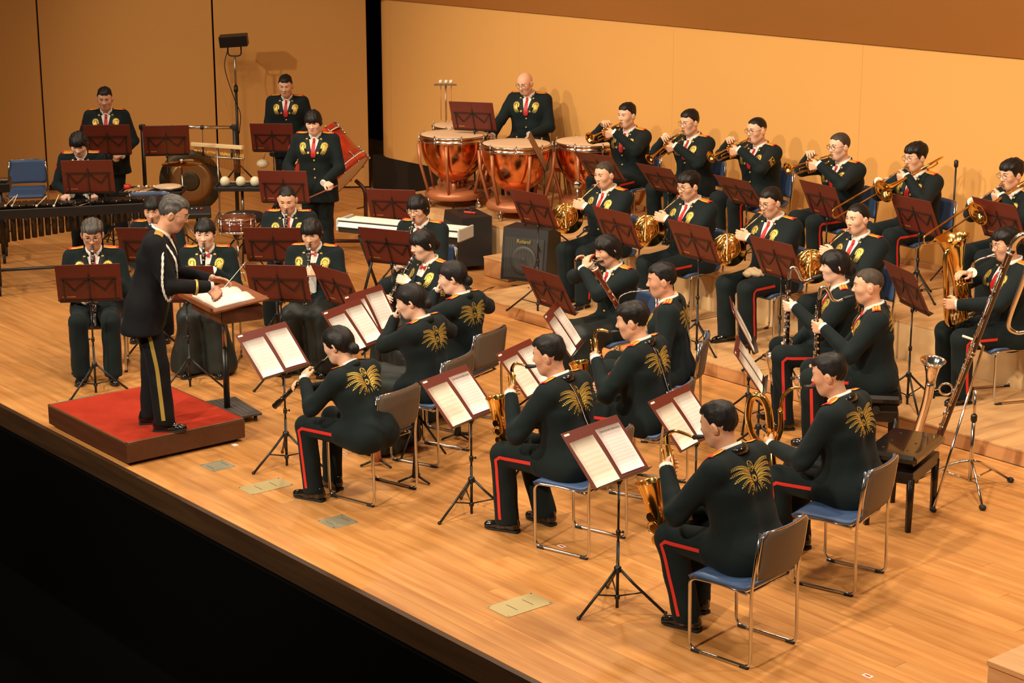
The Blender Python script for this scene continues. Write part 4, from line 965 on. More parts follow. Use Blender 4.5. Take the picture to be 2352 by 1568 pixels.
# ---------------------------------------------------------------- furniture and percussion kits
def chair_kit():
    """stacking chair: chrome sled frame, blue seat and back; origin on the floor under the seat, facing +x"""
    k = Kit()
    for s in (-1, 1):
        y = s*.222
        p = fillet([(-.235, s*.205, .775), (-.225, y, .60), (-.205, y, .44), (-.215, y, .012), (.185, y, .012), (.195, y, .425), (.0, s*.205, .428), (-.17, s*.205, .415)], .05, 6)
        k.part('side_frame', MB().tube(p, .0095, 8), CHROME)
        for x in (-.175, .145): k.part('foot_glide', MB().box((x, y, .009), (.055, .024, .018), bev=.004), RUBBER)
    k.part('cross_bar', MB().rod((.10, -.205, .422), (.10, .205, .422), .008), CHROME); k.part('cross_bar', MB().rod((-.16, -.205, .412), (-.16, .205, .412), .008), CHROME)
    def sheet(fn, nu, nv, t):
        g = np.array([[fn(u, v) for v in np.linspace(-1, 1, nv)] for u in np.linspace(0, 1, nu)]); nr = np.zeros_like(g)
        du = np.gradient(g, axis=0); dv = np.gradient(g, axis=1); nr = np.cross(du, dv); nr /= np.linalg.norm(nr, axis=2, keepdims=True)
        A, B = g.reshape(-1, 3), (g+nr*t).reshape(-1, 3); V = np.vstack([A, B]); n = len(A); f = []
        for i in range(nu-1):
            for j in range(nv-1):
                q = (i*nv+j, i*nv+j+1, (i+1)*nv+j+1, (i+1)*nv+j); f += [q[::-1], tuple(a+n for a in q)]
        rim = [i for i in range(nv)]+[i*nv+nv-1 for i in range(1, nu)]+[(nu-1)*nv+j for j in range(nv-2, -1, -1)]+[i*nv for i in range(nu-2, 0, -1)]
        for a, b in zip(rim, rim[1:]+rim[:1]): f.append((a, b, b+n, a+n))
        mb = MB(); mb.add(V, f, 0, True); return mb
    def rr(u, v, hw, e=.12):                     # rounded corners on the sheet outline
        c = 1-.10*max(0, (abs(2*u-1)-.72)/.28)**2; return v*hw*c
    seat = lambda o: (lambda u, v: (-.205+.425*u, rr(u, v, .212), .432+o-.014*(1-v*v)*math.sin(math.pi*u)-(.03*((u-.85)/.15)**2 if u > .85 else 0)+(.035*((.18-u)/.18)**2 if u < .18 else 0)))
    back = lambda o: (lambda u, v: (-.222-.035*u-.030*(1-v*v)+o, rr(u, v, .214), .505+.275*u))
    k.part('seat', sheet(seat(.0), 12, 9, .018), BLUEPAD); k.part('seat_shell', sheet(seat(-.0005), 10, 9, -.006), CHAIRBACK)
    k.part('backrest', sheet(back(.0), 9, 9, -.014), BLUEPAD); k.part('back_shell', sheet(back(-.0005), 9, 9, .006), CHAIRBACK)
    rim = [(-.224-.035*u-.030*(1-v*v), rr(u, v, .219), .505+.275*u) for u, v in [(0.02, -1), (.3, -1), (.6, -1), (.9, -1), (1, -.93), (1, -.6), (1, -.3), (1, 0), (1, .3), (1, .6), (1, .93), (.9, 1), (.6, 1), (.3, 1), (.02, 1)]]
    k.part('back_rim', MB().tube(rim, .006, 6), CHROME)
    return k
CHAIR = chair_kit()
def chair(label, M, group='blue stacking chairs of the band', **kw): return CHAIR.spawn('chair', label, 'chair', M, group, **kw)
def bench(label, M, h=.50):
    t = thing('piano_bench', label, 'bench', M=M)
    s = MB(); s.box((0, 0, h-.035), (.36, .58, .07), bev=.022); so = s.build('seat', SHOE, t)
    for x in (-.08, .08):
        for y in (-.17, 0, .17): MB().ball((x, y, h-.001), (.012, .012, .005), 8).build('tuft_button', SHOE, so)
    for y in (-1, 1): MB().box((0, y*.20, h-.095), (.05, .03, .05)).build('scissor_lift', BLACKM, t)
    MB().box((0, 0, h-.155), (.32, .54, .08), bev=.006).build('apron', EBONY, t)
    for s in (-1, 1): MB().disc((.0, s*.292, h-.10), (0, 1, 0), .028, .03, 14).build('height_knob', BLACKM, t)
    for x in (-.14, .14):
        for y in (-.25, .25): MB().tube([(x, y, h-.16), (x, y, 0)], [.028, .020], 4).build('leg', EBONY, t)
    return t
# --- music stands: shared meshes, height and tilt set per stand
def stand_meshes():
    m = {}
    leg = MB().tube([(.018, 0, .235), (.10, 0, .16), (.285, 0, .012)], .0085, 6); leg.tube([(.285, 0, .012), (.30, 0, .010)], [.012, .011], 6); m['leg'] = leg.mesh('leg', BLACKM)
    m['leg_strut'] = MB().rod((.012, 0, .075), (.155, 0, .117), .005, n=5).mesh('leg_strut', BLACKM)
    m['collar'] = MB().lathe([(.012, .215), (.022, .22), (.022, .25), (.012, .258)], 10).lathe([(.010, .05), (.016, .055), (.016, .075), (.010, .08)], 10).mesh('collar', BLACKM)
    m['pole'] = MB().tube([(0, 0, 0), (0, 0, 1)], .0095, 8).mesh('pole', BLACKM)
    m['pole_upper'] = MB().tube([(0, 0, 0), (0, 0, 1)], .0070, 8).mesh('pole_upper', BLACKM)
    kb = MB().lathe([(.009, -.02), (.014, -.015), (.014, .015), (.009, .02)], 10); kb.rod((0, 0, 0), (.028, 0, 0), .004, n=5); kb.ball((.032, 0, 0), (.006, .010, .010), 8); m['clamp_knob'] = kb.mesh('clamp_knob', BLACKM)
    # desk frame in its own plane: local x right, y up, z towards the player
    bar = lambda a, b, w=.011: MB().box(((a[0]+b[0])/2, (a[1]+b[1])/2, -.004), (math.hypot(b[0]-a[0], b[1]-a[1]), w, .003), rotz(math.atan2(b[1]-a[1], b[0]-a[0])))
    m['bars'] = [bar(a, b).mesh('desk_bar', BLACKM) for a, b in (((0, -.02), (0, .27)), ((-.22, .215), (.22, .215)), ((-.20, .01), (-.20, .215)), ((.20, .01), (.20, .215)), ((0, .215), (-.12, .10)), ((-.12, .10), (-.20, .215)), ((0, .215), (.12, .10)), ((.12, .10), (.20, .215)), ((-.24, .0), (.24, .0)))]
    m['ledge'] = MB().box((0, -.012, .018), (.48, .004, .045)).mesh('ledge', BLACKM)
    fo = []
    for s in (-1, 1):
        c = MB(); c.box((s*.127, .182, .002), (.253, .370, .005), bev=.002); fo.append(c.mesh('cover', FOLDER))
    m['covers'] = fo; m['spine'] = MB().box((0, .182, .0015), (.012, .370, .007), bev=.002).mesh('spine', FOLDER)
    pr = MB(); rnd = random.Random(5); x = .215
    for n, gap in ((3, .012), (8, 0)):
        for i in range(n): pr.box((x, .045, -.0012), (.006, .0085*rnd.uniform(.85, 1), .0006)); x -= .0085
        x -= gap
    m['print'] = pr.mesh('gold_lettering', FOLDGOLD)
    m['tag'] = MB().box((-.215, .348, .0055), (.045, .013, .001)).mesh('name_sticker', PAPER)
    return m
SM = stand_meshes()
def page_material(name, base, n, top, seed):
    """a printed page: staves and notes as flat print; local x across, y up"""
    m = bpy.data.materials.new(name); m.use_nodes = True; N = m.node_tree.nodes; Lk = m.node_tree.links; b = N['Principled BSDF']; b.inputs['Roughness'].default_value = .8
    tc = N.new('ShaderNodeTexCoord'); sp = N.new('ShaderNodeSeparateXYZ'); Lk.new(tc.outputs['Object'], sp.inputs[0])
    def op(o, a, c=None, d=None):
        q = N.new('ShaderNodeMath'); q.operation = o
        for i, v in enumerate((a, c, d)):
            if v is None: continue
            if isinstance(v, (int, float)): q.inputs[i].default_value = v
            else: Lk.new(v, q.inputs[i])
        return q.outputs[0]
    x, y = sp.outputs[0], sp.outputs[1]
    row = op('MULTIPLY', op('SUBTRACT', .138-top, y), n/(.262-top)); fr = op('FRACT', row); inr = op('MULTIPLY', op('GREATER_THAN', row, 0.), op('LESS_THAN', row, float(n) if n > 6 else 3.))
    inx = op('LESS_THAN', op('ABSOLUTE', x), .090)
    st = op('MULTIPLY', op('GREATER_THAN', fr, .22), op('LESS_THAN', fr, .62))
    ln = op('GREATER_THAN', op('SINE', op('MULTIPLY', fr, 2*math.pi*12.5)), .55)
    cm = N.new('ShaderNodeCombineXYZ'); Lk.new(op('MULTIPLY', x, 260.), cm.inputs[0]); Lk.new(op('MULTIPLY', y, 190.), cm.inputs[1]); cm.inputs[2].default_value = seed
    vz = N.new('ShaderNodeTexNoise'); vz.inputs['Scale'].default_value = 1; vz.inputs['Detail'].default_value = 1; Lk.new(cm.outputs[0], vz.inputs['Vector'])
    nt = op('MULTIPLY', op('GREATER_THAN', vz.outputs[0], .60), op('MULTIPLY', op('GREATER_THAN', fr, .12), op('LESS_THAN', fr, .75)))
    ink = op('MULTIPLY', op('MULTIPLY', inr, inx), op('MAXIMUM', op('MULTIPLY', op('MULTIPLY', st, ln), .26), op('MULTIPLY', nt, .34)))
    mx = N.new('ShaderNodeMix'); mx.data_type = 'RGBA'; mx.inputs[6].default_value = (*base, 1); mx.inputs[7].default_value = (.13, .10, .10, 1); Lk.new(ink, mx.inputs[0]); Lk.new(mx.outputs[2], b.inputs['Base Color'])
    return m
PG_PINK = page_material('page_full_staves', (.80, .72, .69), 11, .03, 1.); PG_CREAM = page_material('page_three_staves', (.79, .71, .58), 7, .05, 2.); PG_WHITE = page_material('page_white_staves', (.80, .76, .70), 10, .02, 3.)
def page_mesh(m, curl=.006):
    V, f = [], []
    for j, y in enumerate(np.linspace(-.1485, .1485, 5)):
        for i, x in enumerate(np.linspace(-.105, .105, 7)): V.append((x, y, curl*(1-abs(x)/.105)**.5*.6+curl*.3*math.sin(j)))
    n = len(V); V += [(a, b, c-.0018) for a, b, c in V]
    for j in range(4):
        for i in range(6): q = (j*7+i, j*7+i+1, (j+1)*7+i+1, (j+1)*7+i); f += [q, tuple(k+n for k in q[::-1])]
    rim = list(range(7))+[j*7+6 for j in range(1, 5)]+[28+i for i in range(5, -1, -1)]+[j*7 for j in range(3, 0, -1)]
    for a, b in zip(rim, rim[1:]+rim[:1]): f.append((a, b, b+n, a+n))
    mb = MB(); mb.add(V, f, 0, True); return mb.mesh('sheet_music', m)
PAGES = {'pink': page_mesh(PG_PINK), 'cream': page_mesh(PG_CREAM), 'white': page_mesh(PG_WHITE)}
def text_mesh(txt, size, material, depth=.0004, align_x='CENTER'):
    cu = bpy.data.curves.new('lettering', 'FONT'); cu.body = txt; cu.size = size; cu.align_x = align_x; cu.extrude = depth
    o = bpy.data.objects.new('lettering', cu); COL.objects.link(o); dg = bpy.context.evaluated_depsgraph_get()
    me = bpy.data.meshes.new_from_object(o.evaluated_get(dg)); bpy.data.objects.remove(o); me.materials.clear(); me.materials.append(material); return me
def music_stand(who, xy, lv, hz, yaw, tilt=62, folder=True, pages=(), title=False, spin=20., group='folding music stands of the band', lab=None):
    """yaw: the way the desk faces (towards its player); hz: height of the desk's lower edge"""
    M = mat4(rotz(math.radians(yaw)), (xy[0], xy[1], lv)); t = thing('music_stand', lab or ('black folding music stand in front of '+who), 'music stand', M=M, group=group)
    for i in range(3):
        R = mat4(rotz(math.radians(spin+120*i))); l = link('leg', SM['leg'], t, R); link('leg_strut', SM['leg_strut'], l)
    link('collar', SM['collar'], t); h1 = hz*.58
    link('pole', SM['pole'], t, np.diag((1, 1, h1-.05, 1))@mat4(None, (0, 0, 0))); P = mat4(None, (0, 0, h1-.05))@np.diag((1, 1, hz-h1+.05, 1)); link('pole_upper', SM['pole_upper'], t, P)
    link('pole', SM['pole'], t, mat4(None, (0, 0, .05))@np.diag((1, 1, h1-.05, 1))) if False else None
    link('clamp_knob', SM['clamp_knob'], t, mat4(rotz(1.2), (0, 0, h1))); link('clamp_knob', SM['clamp_knob'], t, mat4(rotz(-1.), (0, 0, hz-.02)))
    a = math.radians(tilt); up = np.array((-math.cos(a), 0, math.sin(a))); nrm = np.array((math.sin(a), 0, math.cos(a))); rt = np.cross(up, nrm)
    D = mat4(np.column_stack([rt, up, nrm]), (.012, 0, hz)); fr = link('desk_bar', SM['bars'][0], t, D)
    for b in SM['bars'][1:]: link('desk_bar', b, t, D)
    link('ledge', SM['ledge'], t, D)
    if folder:
        FM = M@D@mat4(None, (0, -.006, .004)); f = thing('music_folder', 'dark red leather music folder open on the stand of '+who, 'folder', M=FM, group='dark red music folders on the stands')
        for c in SM['covers']: link('cover', c, f)
        link('spine', SM['spine'], f); link('gold_lettering', SM['print'], f)['kind'] = 'stuff'; link('name_sticker', SM['tag'], f)
    for i, (kind, dx, dy) in enumerate(pages):
        PM = M@D@mat4(rotz(math.radians((-1) ** i*.8)), (dx, .150+dy, .010+.0015*i))
        p = link('sheet_music', PAGES[kind]); p.matrix_world = Matrix(PM.tolist())
        tag(p, '%s page of music, %s of two on the stand of %s' % ({'pink': 'pinkish', 'cream': 'cream', 'white': 'white'}[kind], 'left' if dx < 0 else 'right', who), 'sheet music')
        if title and dx > 0: link('title_lettering', TITLE, p, mat4(None, (0, .120, .0065)))
    return t
TITLE = text_mesh('THE SUN WILL RISE AGAIN', .0145, INK)

def timpani_kit(R, h=.81):
    k = Kit()
    prof = [(.02, .24)]+[(R*math.sin(a), h-.06-(h-.33)*math.cos(a)) for a in np.radians(np.linspace(12, 90, 12))]; prof[0] = (R*.10, h-.06-(h-.33)*.995)
    k.part('bowl', MB().lathe(prof+[(R, h-.02)], 36), COPPER)
    k.part('head', MB().lathe([(1e-4, h), (R*.5, h), (R*.97, h-.001), (R*1.0, h-.006), (R*1.0, h-.012)], 36), CALF)
    k.part('hoop', MB().lathe([(R*1.0, h-.002), (R*1.035, h-.004), (R*1.04, h-.022), (R*1.005, h-.024)], 36), CHROME)
    k.part('rim_band', MB().lathe([(R*1.0, h-.075), (R*1.02, h-.072), (R*1.02, h-.045), (R*1.0, h-.042)], 36), CHROME)
    for i in range(8):
        a = 2*math.pi*i/8; c, s = math.cos(a), math.sin(a); l = MB(); l.rod((R*1.045*c, R*1.045*s, h+.012), (R*1.045*c, R*1.045*s, h-.10), .0055, n=6); l.ball((R*1.045*c, R*1.045*s, h+.012), (.012, .012, .009), 8); l.ball((R*1.045*c, R*1.045*s, h-.06), .014, 8); k.part('tension_rod', l, CHROME)
    for i in range(6):
        a = 2*math.pi*(i+.35)/6; c, s = math.cos(a), math.sin(a)
        k.part('strut', MB().tube([(R*1.10*c, R*1.10*s, h-.09), (R*1.06*c, R*1.06*s, h-.30), (R*.78*c, R*.78*s, .14)], [.021, .020, .020], 4), COPPERPAINT)
    k.part('base_ring', MB().lathe([(R*.45, .10), (R*.86, .10), (R*.88, .15), (R*.80, .19), (R*.45, .19)], 28), COPPERPAINT)
    k.part('centre_post', MB().tube([(0, 0, .10), (0, 0, .30)], .035, 12), COPPERPAINT)
    for i in range(3):
        a = 2*math.pi*i/3+.5; c = MB(); x, y = R*.85*math.cos(a), R*.85*math.sin(a); c.lathe([(.035, -.011), (.038, -.008), (.038, .008), (.035, .011)], 14, mat4(align((math.sin(a), -math.cos(a), 0)), (x, y, .038))); c.rod((x, y, .04), (x, y, .11), .012, n=8); k.part('caster', c, CHROME)
    k.part('pedal', MB().box((R*.95, 0, .05), (.22, .11, .05), roty(.25), bev=.01), COPPERPAINT)
    return k
def drum_kit(R, H, shell, lugs=10, head=DRUMHEAD):
    k = Kit()
    k.part('shell', MB().lathe([(R*.985, 0), (R*.985, H)], 32), shell)
    for z, n in ((H-.012, 'batter_head'), (-.0, 'bottom_head')): k.part(n, MB().lathe([(1e-4, z+.008), (R*.95, z+.008), (R*.99, z+.004)], 32), head)
    for z in (.0, H-.02): k.part('hoop', MB().lathe([(R*1.0, z), (R*1.045, z), (R*1.05, z+.022), (R*1.0, z+.022)], 32, closed=True), CHROME)
    for i in range(lugs):
        a = 2*math.pi*i/lugs; c, s = math.cos(a)*R*1.03, math.sin(a)*R*1.03; l = MB(); l.rod((c, s, -.006), (c, s, H+.008), .0042, n=6); l.tube([(c, s, H*.28), (c, s, H*.5), (c, s, H*.72)], [.009, .013, .009], 8); k.part('tension_lug', l, CHROME)
    return k
def mallet_instrument(name, label, M, L=1.9, h=.88, bars='rose', res='brass', nb=26, DP=.23):
    t = thing(name, label, name.replace('_', ' '), M=M)      # long axis y, player stands at -x
    wm = {'rose': EBONY, 'metal': STEEL}[bars]
    MB().box((DP, 0, h-.035), (.03, L+.10, .095), bev=.006).build('front_rail', BLACKM, t); MB().box((-DP, 0, h-.035), (.03, L+.06, .075), bev=.006).build('rear_rail', BLACKM, t)
    for s in (-1, 1): MB().box((0, s*(L/2+.03), h-.03), (DP*2, .04, .09), bev=.006).build('end_rail', BLACKM, t)
    w = L/nb
    for i in range(nb):
        y = -L/2+w*(i+.5); ln = .30-.12*i/nb
        MB().box((-.09+.02*i/nb, y, h+.012), (ln*.78, w*.86, .020), bev=.004).build('bar', wm, t)
        if i % 7 not in (2, 6): MB().box((.095-.02*i/nb, y+w*.5, h+.030), (ln*.62, w*.80, .020), bev=.004).build('bar', wm, t)
        r = MB().tube([(-.09, y, h-.05), (-.09, y, h-.05-((.56-.42*i/nb) if bars == 'metal' else (.34-.22*i/nb)))], w*.40, 10); r.build('resonator', mat('resonator_dull', (.05, .034, .02), .5, .4) if res == 'brass' else STEEL, t)
        if i % 2 == 0: MB().ball((DP-.03, y, h+.040), .0085, 8).build('bar_post', SILVER, t)
    for s in (-1, 1):
        for x in (-DP+.03, DP-.03):
            MB().tube([(x, s*(L/2-.06), h-.05), (x, s*(L/2-.06), .10)], .026, 8).build('leg', BLACKM, t)
            c = MB(); c.lathe([(.05, -.014), (.055, -.010), (.055, .010), (.05, .014)], 16, mat4(align((0, 1, 0)), (x, s*(L/2-.06), .055))); c.build('caster', RUBBER, t)
        MB().rod((-DP+.03, s*(L/2-.06), .20), (DP-.03, s*(L/2-.06), .20), .018).build('cross_brace', BLACKM, t)
    MB().rod((.0, -L/2+.06, .22), (.0, L/2-.06, .22), .016).build('stretcher', BLACKM, t)
    return t
def straight_stand(mb, h, r=.010, base=.26, bz=.30):
    for i in range(3):
        a = 2*math.pi*i/3+.4; mb.tube([(0, 0, bz), (base*math.cos(a), base*math.sin(a), .012)], .008, 6)
    mb.tube([(0, 0, .12), (0, 0, h)], r, 8); return mb
def amp(label, M, w=.46, d=.36, h=.50, name=True, castor=True):
    t = thing('keyboard_amplifier', label, 'amplifier', M=M)    # grille faces +x
    z0 = .06 if castor else .01
    out = [(-d/2, 0), (d/2, 0), (d/2-.07, h), (-d/2, h)]
    MB().prism([(a, b) for a, b in out], -w/2, w/2, mat4(np.array([[1, 0, 0], [0, 0, -1], [0, 1, 0.]])@np.eye(3), (0, 0, z0))).build('cabinet', BLACKP, t)
    nx = unit((h, 0, .07)); cz = z0+h*.44; c = np.array((d/2-.07*.44+.004, 0, cz)); R = np.column_stack([(0, 1, 0), np.cross(nx, (0, 1, 0)), nx])
    g = MB().box(c, (w*.86, h*.78, .008), R); g.build('grille', mat('amp_grille', (.022, .021, .018), .6), t)
    for i in range(14): MB().box(c+R@np.array((-w*.40+i*w*.80/13, 0, .006)), (.004, h*.72, .003), R).build('grille_slat', mat('amp_slat', (.055, .05, .042), .5), t)
    MB().lathe([(.13, 0), (.145, .004), (.14, .008), (.10, .002), (.05, -.004), (1e-4, .006)], 24, mat4(R, c+R@np.array((0, -.02, .006)))).build('speaker_cone', mat('cone', (.03, .028, .024), .5), t)
    if name: link('name_lettering', text_mesh('Roland', .055, GOLDTHREAD2, .001), t, mat4(np.column_stack([R[:, 0], -R[:, 1] if R[2, 1] < 0 else R[:, 1], R[:, 2]]), c+R[:, 2]*.008+np.array((0, 0, h*.29))))
    h_ = MB().tube(fillet([(-.05, -.09, z0+h), (-.05, -.08, z0+h+.03), (-.05, .08, z0+h+.03), (-.05, .09, z0+h)], .02, 4), .010, 6); h_.build('carry_handle', BLACKP, t)
    for sx in (-1, 1):
        for sy in (-1, 1):
            MB().box((sx*(d/2-.03)-.0, sy*(w/2-.02), z0+.015), (.05, .05, .04), bev=.008).build('corner_cap', BLACKM, t)
            if castor: MB().ball((sx*(d/2-.05), sy*(w/2-.05), .03), (.03, .014, .03), 10).build('caster', RUBBER, t)
    return t
# ---------------------------------------------------------------- the stage
def struct(name, mb, m, parent=None, kind='structure'):
    o = mb.build(name, m, parent)
    if parent is None: o['kind'] = kind
    return o
XL, XR, YF, YB = -25.0, -2.0, 5.74, 13.85
floor = struct('floor', MB().box(((XL+XR)/2, (YF+17)/2, -.09), (XR-XL, 17-YF, .15)), FLOORB)
PW, PL = .1125, 3.3
pl_me = {}
def plank_mesh(w, L, t=.014):
    k = (round(w, 4), round(L, 3))
    if k not in pl_me: pl_me[k] = MB().box((0, 0, -t/2), (L-.0016, w-.0016, t), bev=.0008).mesh('plank', FLOORW)
    return pl_me[k]
rnd = random.Random(3); rows = int((10.75-YF)/PW)
for r in range(rows):
    x = XL+3.4+rnd.uniform(0, PL)*0-PL*((r*.37) % 1)+0
    y = YF+PW*(r+.5)
    while x < XR-.2:
        x1 = min(x+PL, XR); a = max(x, XL+2.)
        if x1-a > .3:
            o = link('plank', plank_mesh(PW, PL if (x1-x == PL and a == x) else round(x1-a, 2)), floor); o.location = ((a+x1)/2, y, 0)
        x += PL
far = MB()                                       # boards too far away to tell apart, behind the risers
for r in range(rows, int((16.5-YF)/PW)): far.box(((XL-13.0)/2, YF+PW*(r+.5), -.007), (-13.0-XL-.002, PW-.0016, .014))
far.build('plank', FLOORB, floor)['kind'] = 'stuff'
struct('trim_1', MB().box(((XL+XR)/2, YF-.02, -.085), (XR-XL, .04, .165)), LIPW)
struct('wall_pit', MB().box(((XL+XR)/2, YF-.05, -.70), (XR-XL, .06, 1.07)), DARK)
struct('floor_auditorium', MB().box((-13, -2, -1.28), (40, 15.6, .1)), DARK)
# side wall of tan panels, standing clear of the back wall
A0 = pix(110, 437)[:2]; B0 = pix(850, 432)[:2]; dv = unit(B0-A0); Lw = np.linalg.norm(B0-A0); HW = 8.5
wl = struct('wall_left', MB().box((*((A0+B0)/2-dv*3.03+np.array((-dv[1], dv[0]))*.12), HW/2), (Lw+6., .08, HW), rotz(math.atan2(dv[1], dv[0]))), DARK)
nrm = np.array((-dv[1], dv[0]))
def wallpanel(a, b, z0=0.02, z1=HW, t=.05):
    c = (a+b)/2+nrm*.045; L = np.linalg.norm(b-a); MB().box((*c, (z0+z1)/2), (L-.022, t, z1-z0), rotz(math.atan2(dv[1], dv[0])), bev=.004).build('panel', WALL, wl)
t1 = np.linalg.norm(pix(512, 437)[:2]-A0)
wallpanel(A0-dv*2.9, A0); wallpanel(A0, A0+dv*Lw*.53); wallpanel(A0+dv*Lw*.53, B0)
MB().box((*(A0+dv*.09), .055), (.11, .09, .035), rotz(math.atan2(dv[1], dv[0]))).build('vent_slot', DARK, wl)
# back wall hangs from just above the top riser
wb = struct('wall_back', MB().box(((-18.8+XR+6)/2, YB+.17, 1.46), (XR+6+18.8, .1, 2.0)), DARK)
struct('wall_backstage', MB().box((-22, 16.6, 3.5), (10, .1, 8)), DARK)
xs_ = np.linspace(-19.35, XR+6, 10)
for a, b in zip(xs_[:-1], xs_[1:]): MB().box(((a+b)/2, YB+.06, 1.49), (b-a-.0015, .10, 2.08), bev=.0007).build('panel', WALL, wb)
cv = []                                          # end curved away, with a dark gap, standing in for the soft wall shadow
for th in np.radians(np.linspace(0, 75, 10)): cv.append((-19.35-.62*math.sin(th), YB+.01+.62*(1-math.cos(th))))
V = [(x, y, z) for z in (.45, 2.53) for x, y in cv]; n_ = len(cv); cm = MB(); cm.add(V, [(i, i+1, n_+i+1, n_+i)[::-1] for i in range(n_-1)], 0, True); cm.build('shade_rounded_end', WALL, wb)
struct('trim_2', MB().box(((-17.1+XR+6)/2, YB-.012, .475), (XR+6+17.1, .03, .05), bev=.004), RISERF)
struct('baseboard_back', MB().box((-18.45, YB+.06, .225), (2.7, .1, .45)), DARKBOX)
ce = MB(); z0, z9 = CEIL_Z, CEIL_Z+CEIL_K*(YB-5.0)
ce.add([(-26, YB-.01, z0), (6, YB-.01, z0), (6, 5.0, z9), (-26, 5.0, z9), (-26, YB-.01, z0+.14), (6, YB-.01, z0+.14), (6, 5.0, z9+.12), (-26, 5.0, z9+.12)], [(0, 1, 2, 3)[::-1], (4, 5, 6, 7), (0, 4, 5, 1), (2, 6, 7, 3), (1, 5, 6, 2), (0, 3, 7, 4)], 0, False)
ceil = struct('ceiling', ce, CEIL)
# --- risers: plywood platforms side by side, boards running front to back
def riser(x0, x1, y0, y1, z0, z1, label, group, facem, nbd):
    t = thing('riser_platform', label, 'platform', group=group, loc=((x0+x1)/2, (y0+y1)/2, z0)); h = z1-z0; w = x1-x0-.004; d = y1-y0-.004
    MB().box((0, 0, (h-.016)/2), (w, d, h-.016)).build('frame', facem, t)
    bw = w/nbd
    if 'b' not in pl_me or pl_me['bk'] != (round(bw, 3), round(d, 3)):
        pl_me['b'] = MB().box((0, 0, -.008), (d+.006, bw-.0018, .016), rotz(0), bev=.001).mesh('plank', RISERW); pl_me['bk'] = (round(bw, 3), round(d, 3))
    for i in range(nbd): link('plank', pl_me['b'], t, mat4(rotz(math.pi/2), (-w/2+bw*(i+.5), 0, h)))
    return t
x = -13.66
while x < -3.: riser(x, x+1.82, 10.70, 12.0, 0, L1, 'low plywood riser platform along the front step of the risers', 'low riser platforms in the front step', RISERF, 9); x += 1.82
x = -17.15; i = 0
while x < -3.:
    for y0 in (12.01, 12.925): riser(x, x+1.82, y0, y0+.91, 0, L2, 'tall pale plywood riser platform under the brass and timpani', 'tall riser platforms under the back row', RISERP, 9)
    x += 1.82
# --- floor sockets, tape and marks
def plate(px, py, w, d, kind, label):
    p = pix(px, py); t = thing('floor_plate', label, 'floor plate', loc=(p[0], p[1], 0))
    m = mat('plate_brass', (.52, .42, .20), .45, .3) if kind else mat('plate_steel', (.36, .34, .23), .5, .35)
    MB().box((0, 0, .002), (w, d, .004), bev=.001).build('lid', m, t)
    for s in (-1, 1): MB().box((0, s*.06, .0045), (w*.5, .004, .002)).build('slot', mat('slot_dark', (.10, .08, .04), .6), t)
    for a in (-1, 1):
        for b in (-1, 1): MB().disc((a*(w/2-.012), b*(d/2-.012), .005), (0, 0, 1), .006, .002, 8).build('screw', STEEL, t)
    if not kind:
        for i in range(9): MB().box((-w/2+w*(i+.5)/9, 0, .0046), (.003, d*.95, .0012)).build('tread_rib', STEEL, t)
plate(500, 1070, .19, .19, 0, 'ribbed steel floor plate beside the red podium'); plate(610, 1117, .19, .34, 1, 'long brass floor plate near the oboe stand'); plate(776, 1198, .19, .20, 0, 'ribbed steel floor plate in front of the oboe chair')
plate(1194, 1390, .20, .34, 1, 'long brass floor plate nearest to the camera by the stage edge'); plate(181, 921, .19, .32, 1, 'long brass floor plate behind the red podium')
for px, py, lb in ((790, 1042, 'white tape mark with red centre behind the oboe player'), (1290, 1254, 'white tape mark with red centre under the alto saxophone chair'), (1993, 1552, 'white tape mark with red centre at the bottom of the stage')):
    p = pix(px, py); t = thing('tape_mark', lb, 'tape mark', loc=(p[0], p[1], 0)); MB().box((0, 0, .0012), (.055, .035, .001)).build('tape', PAPER, t); MB().box((0, 0, .002), (.035, .014, .001)).build('red_centre', RED, t)
p = pix(540, 1022); tag(MB().box((*p[:2], .002), (.05, .035, .003)).build('tape_strip', PAPER), 'short white tape strip on the floor at the podium corner', 'tape')
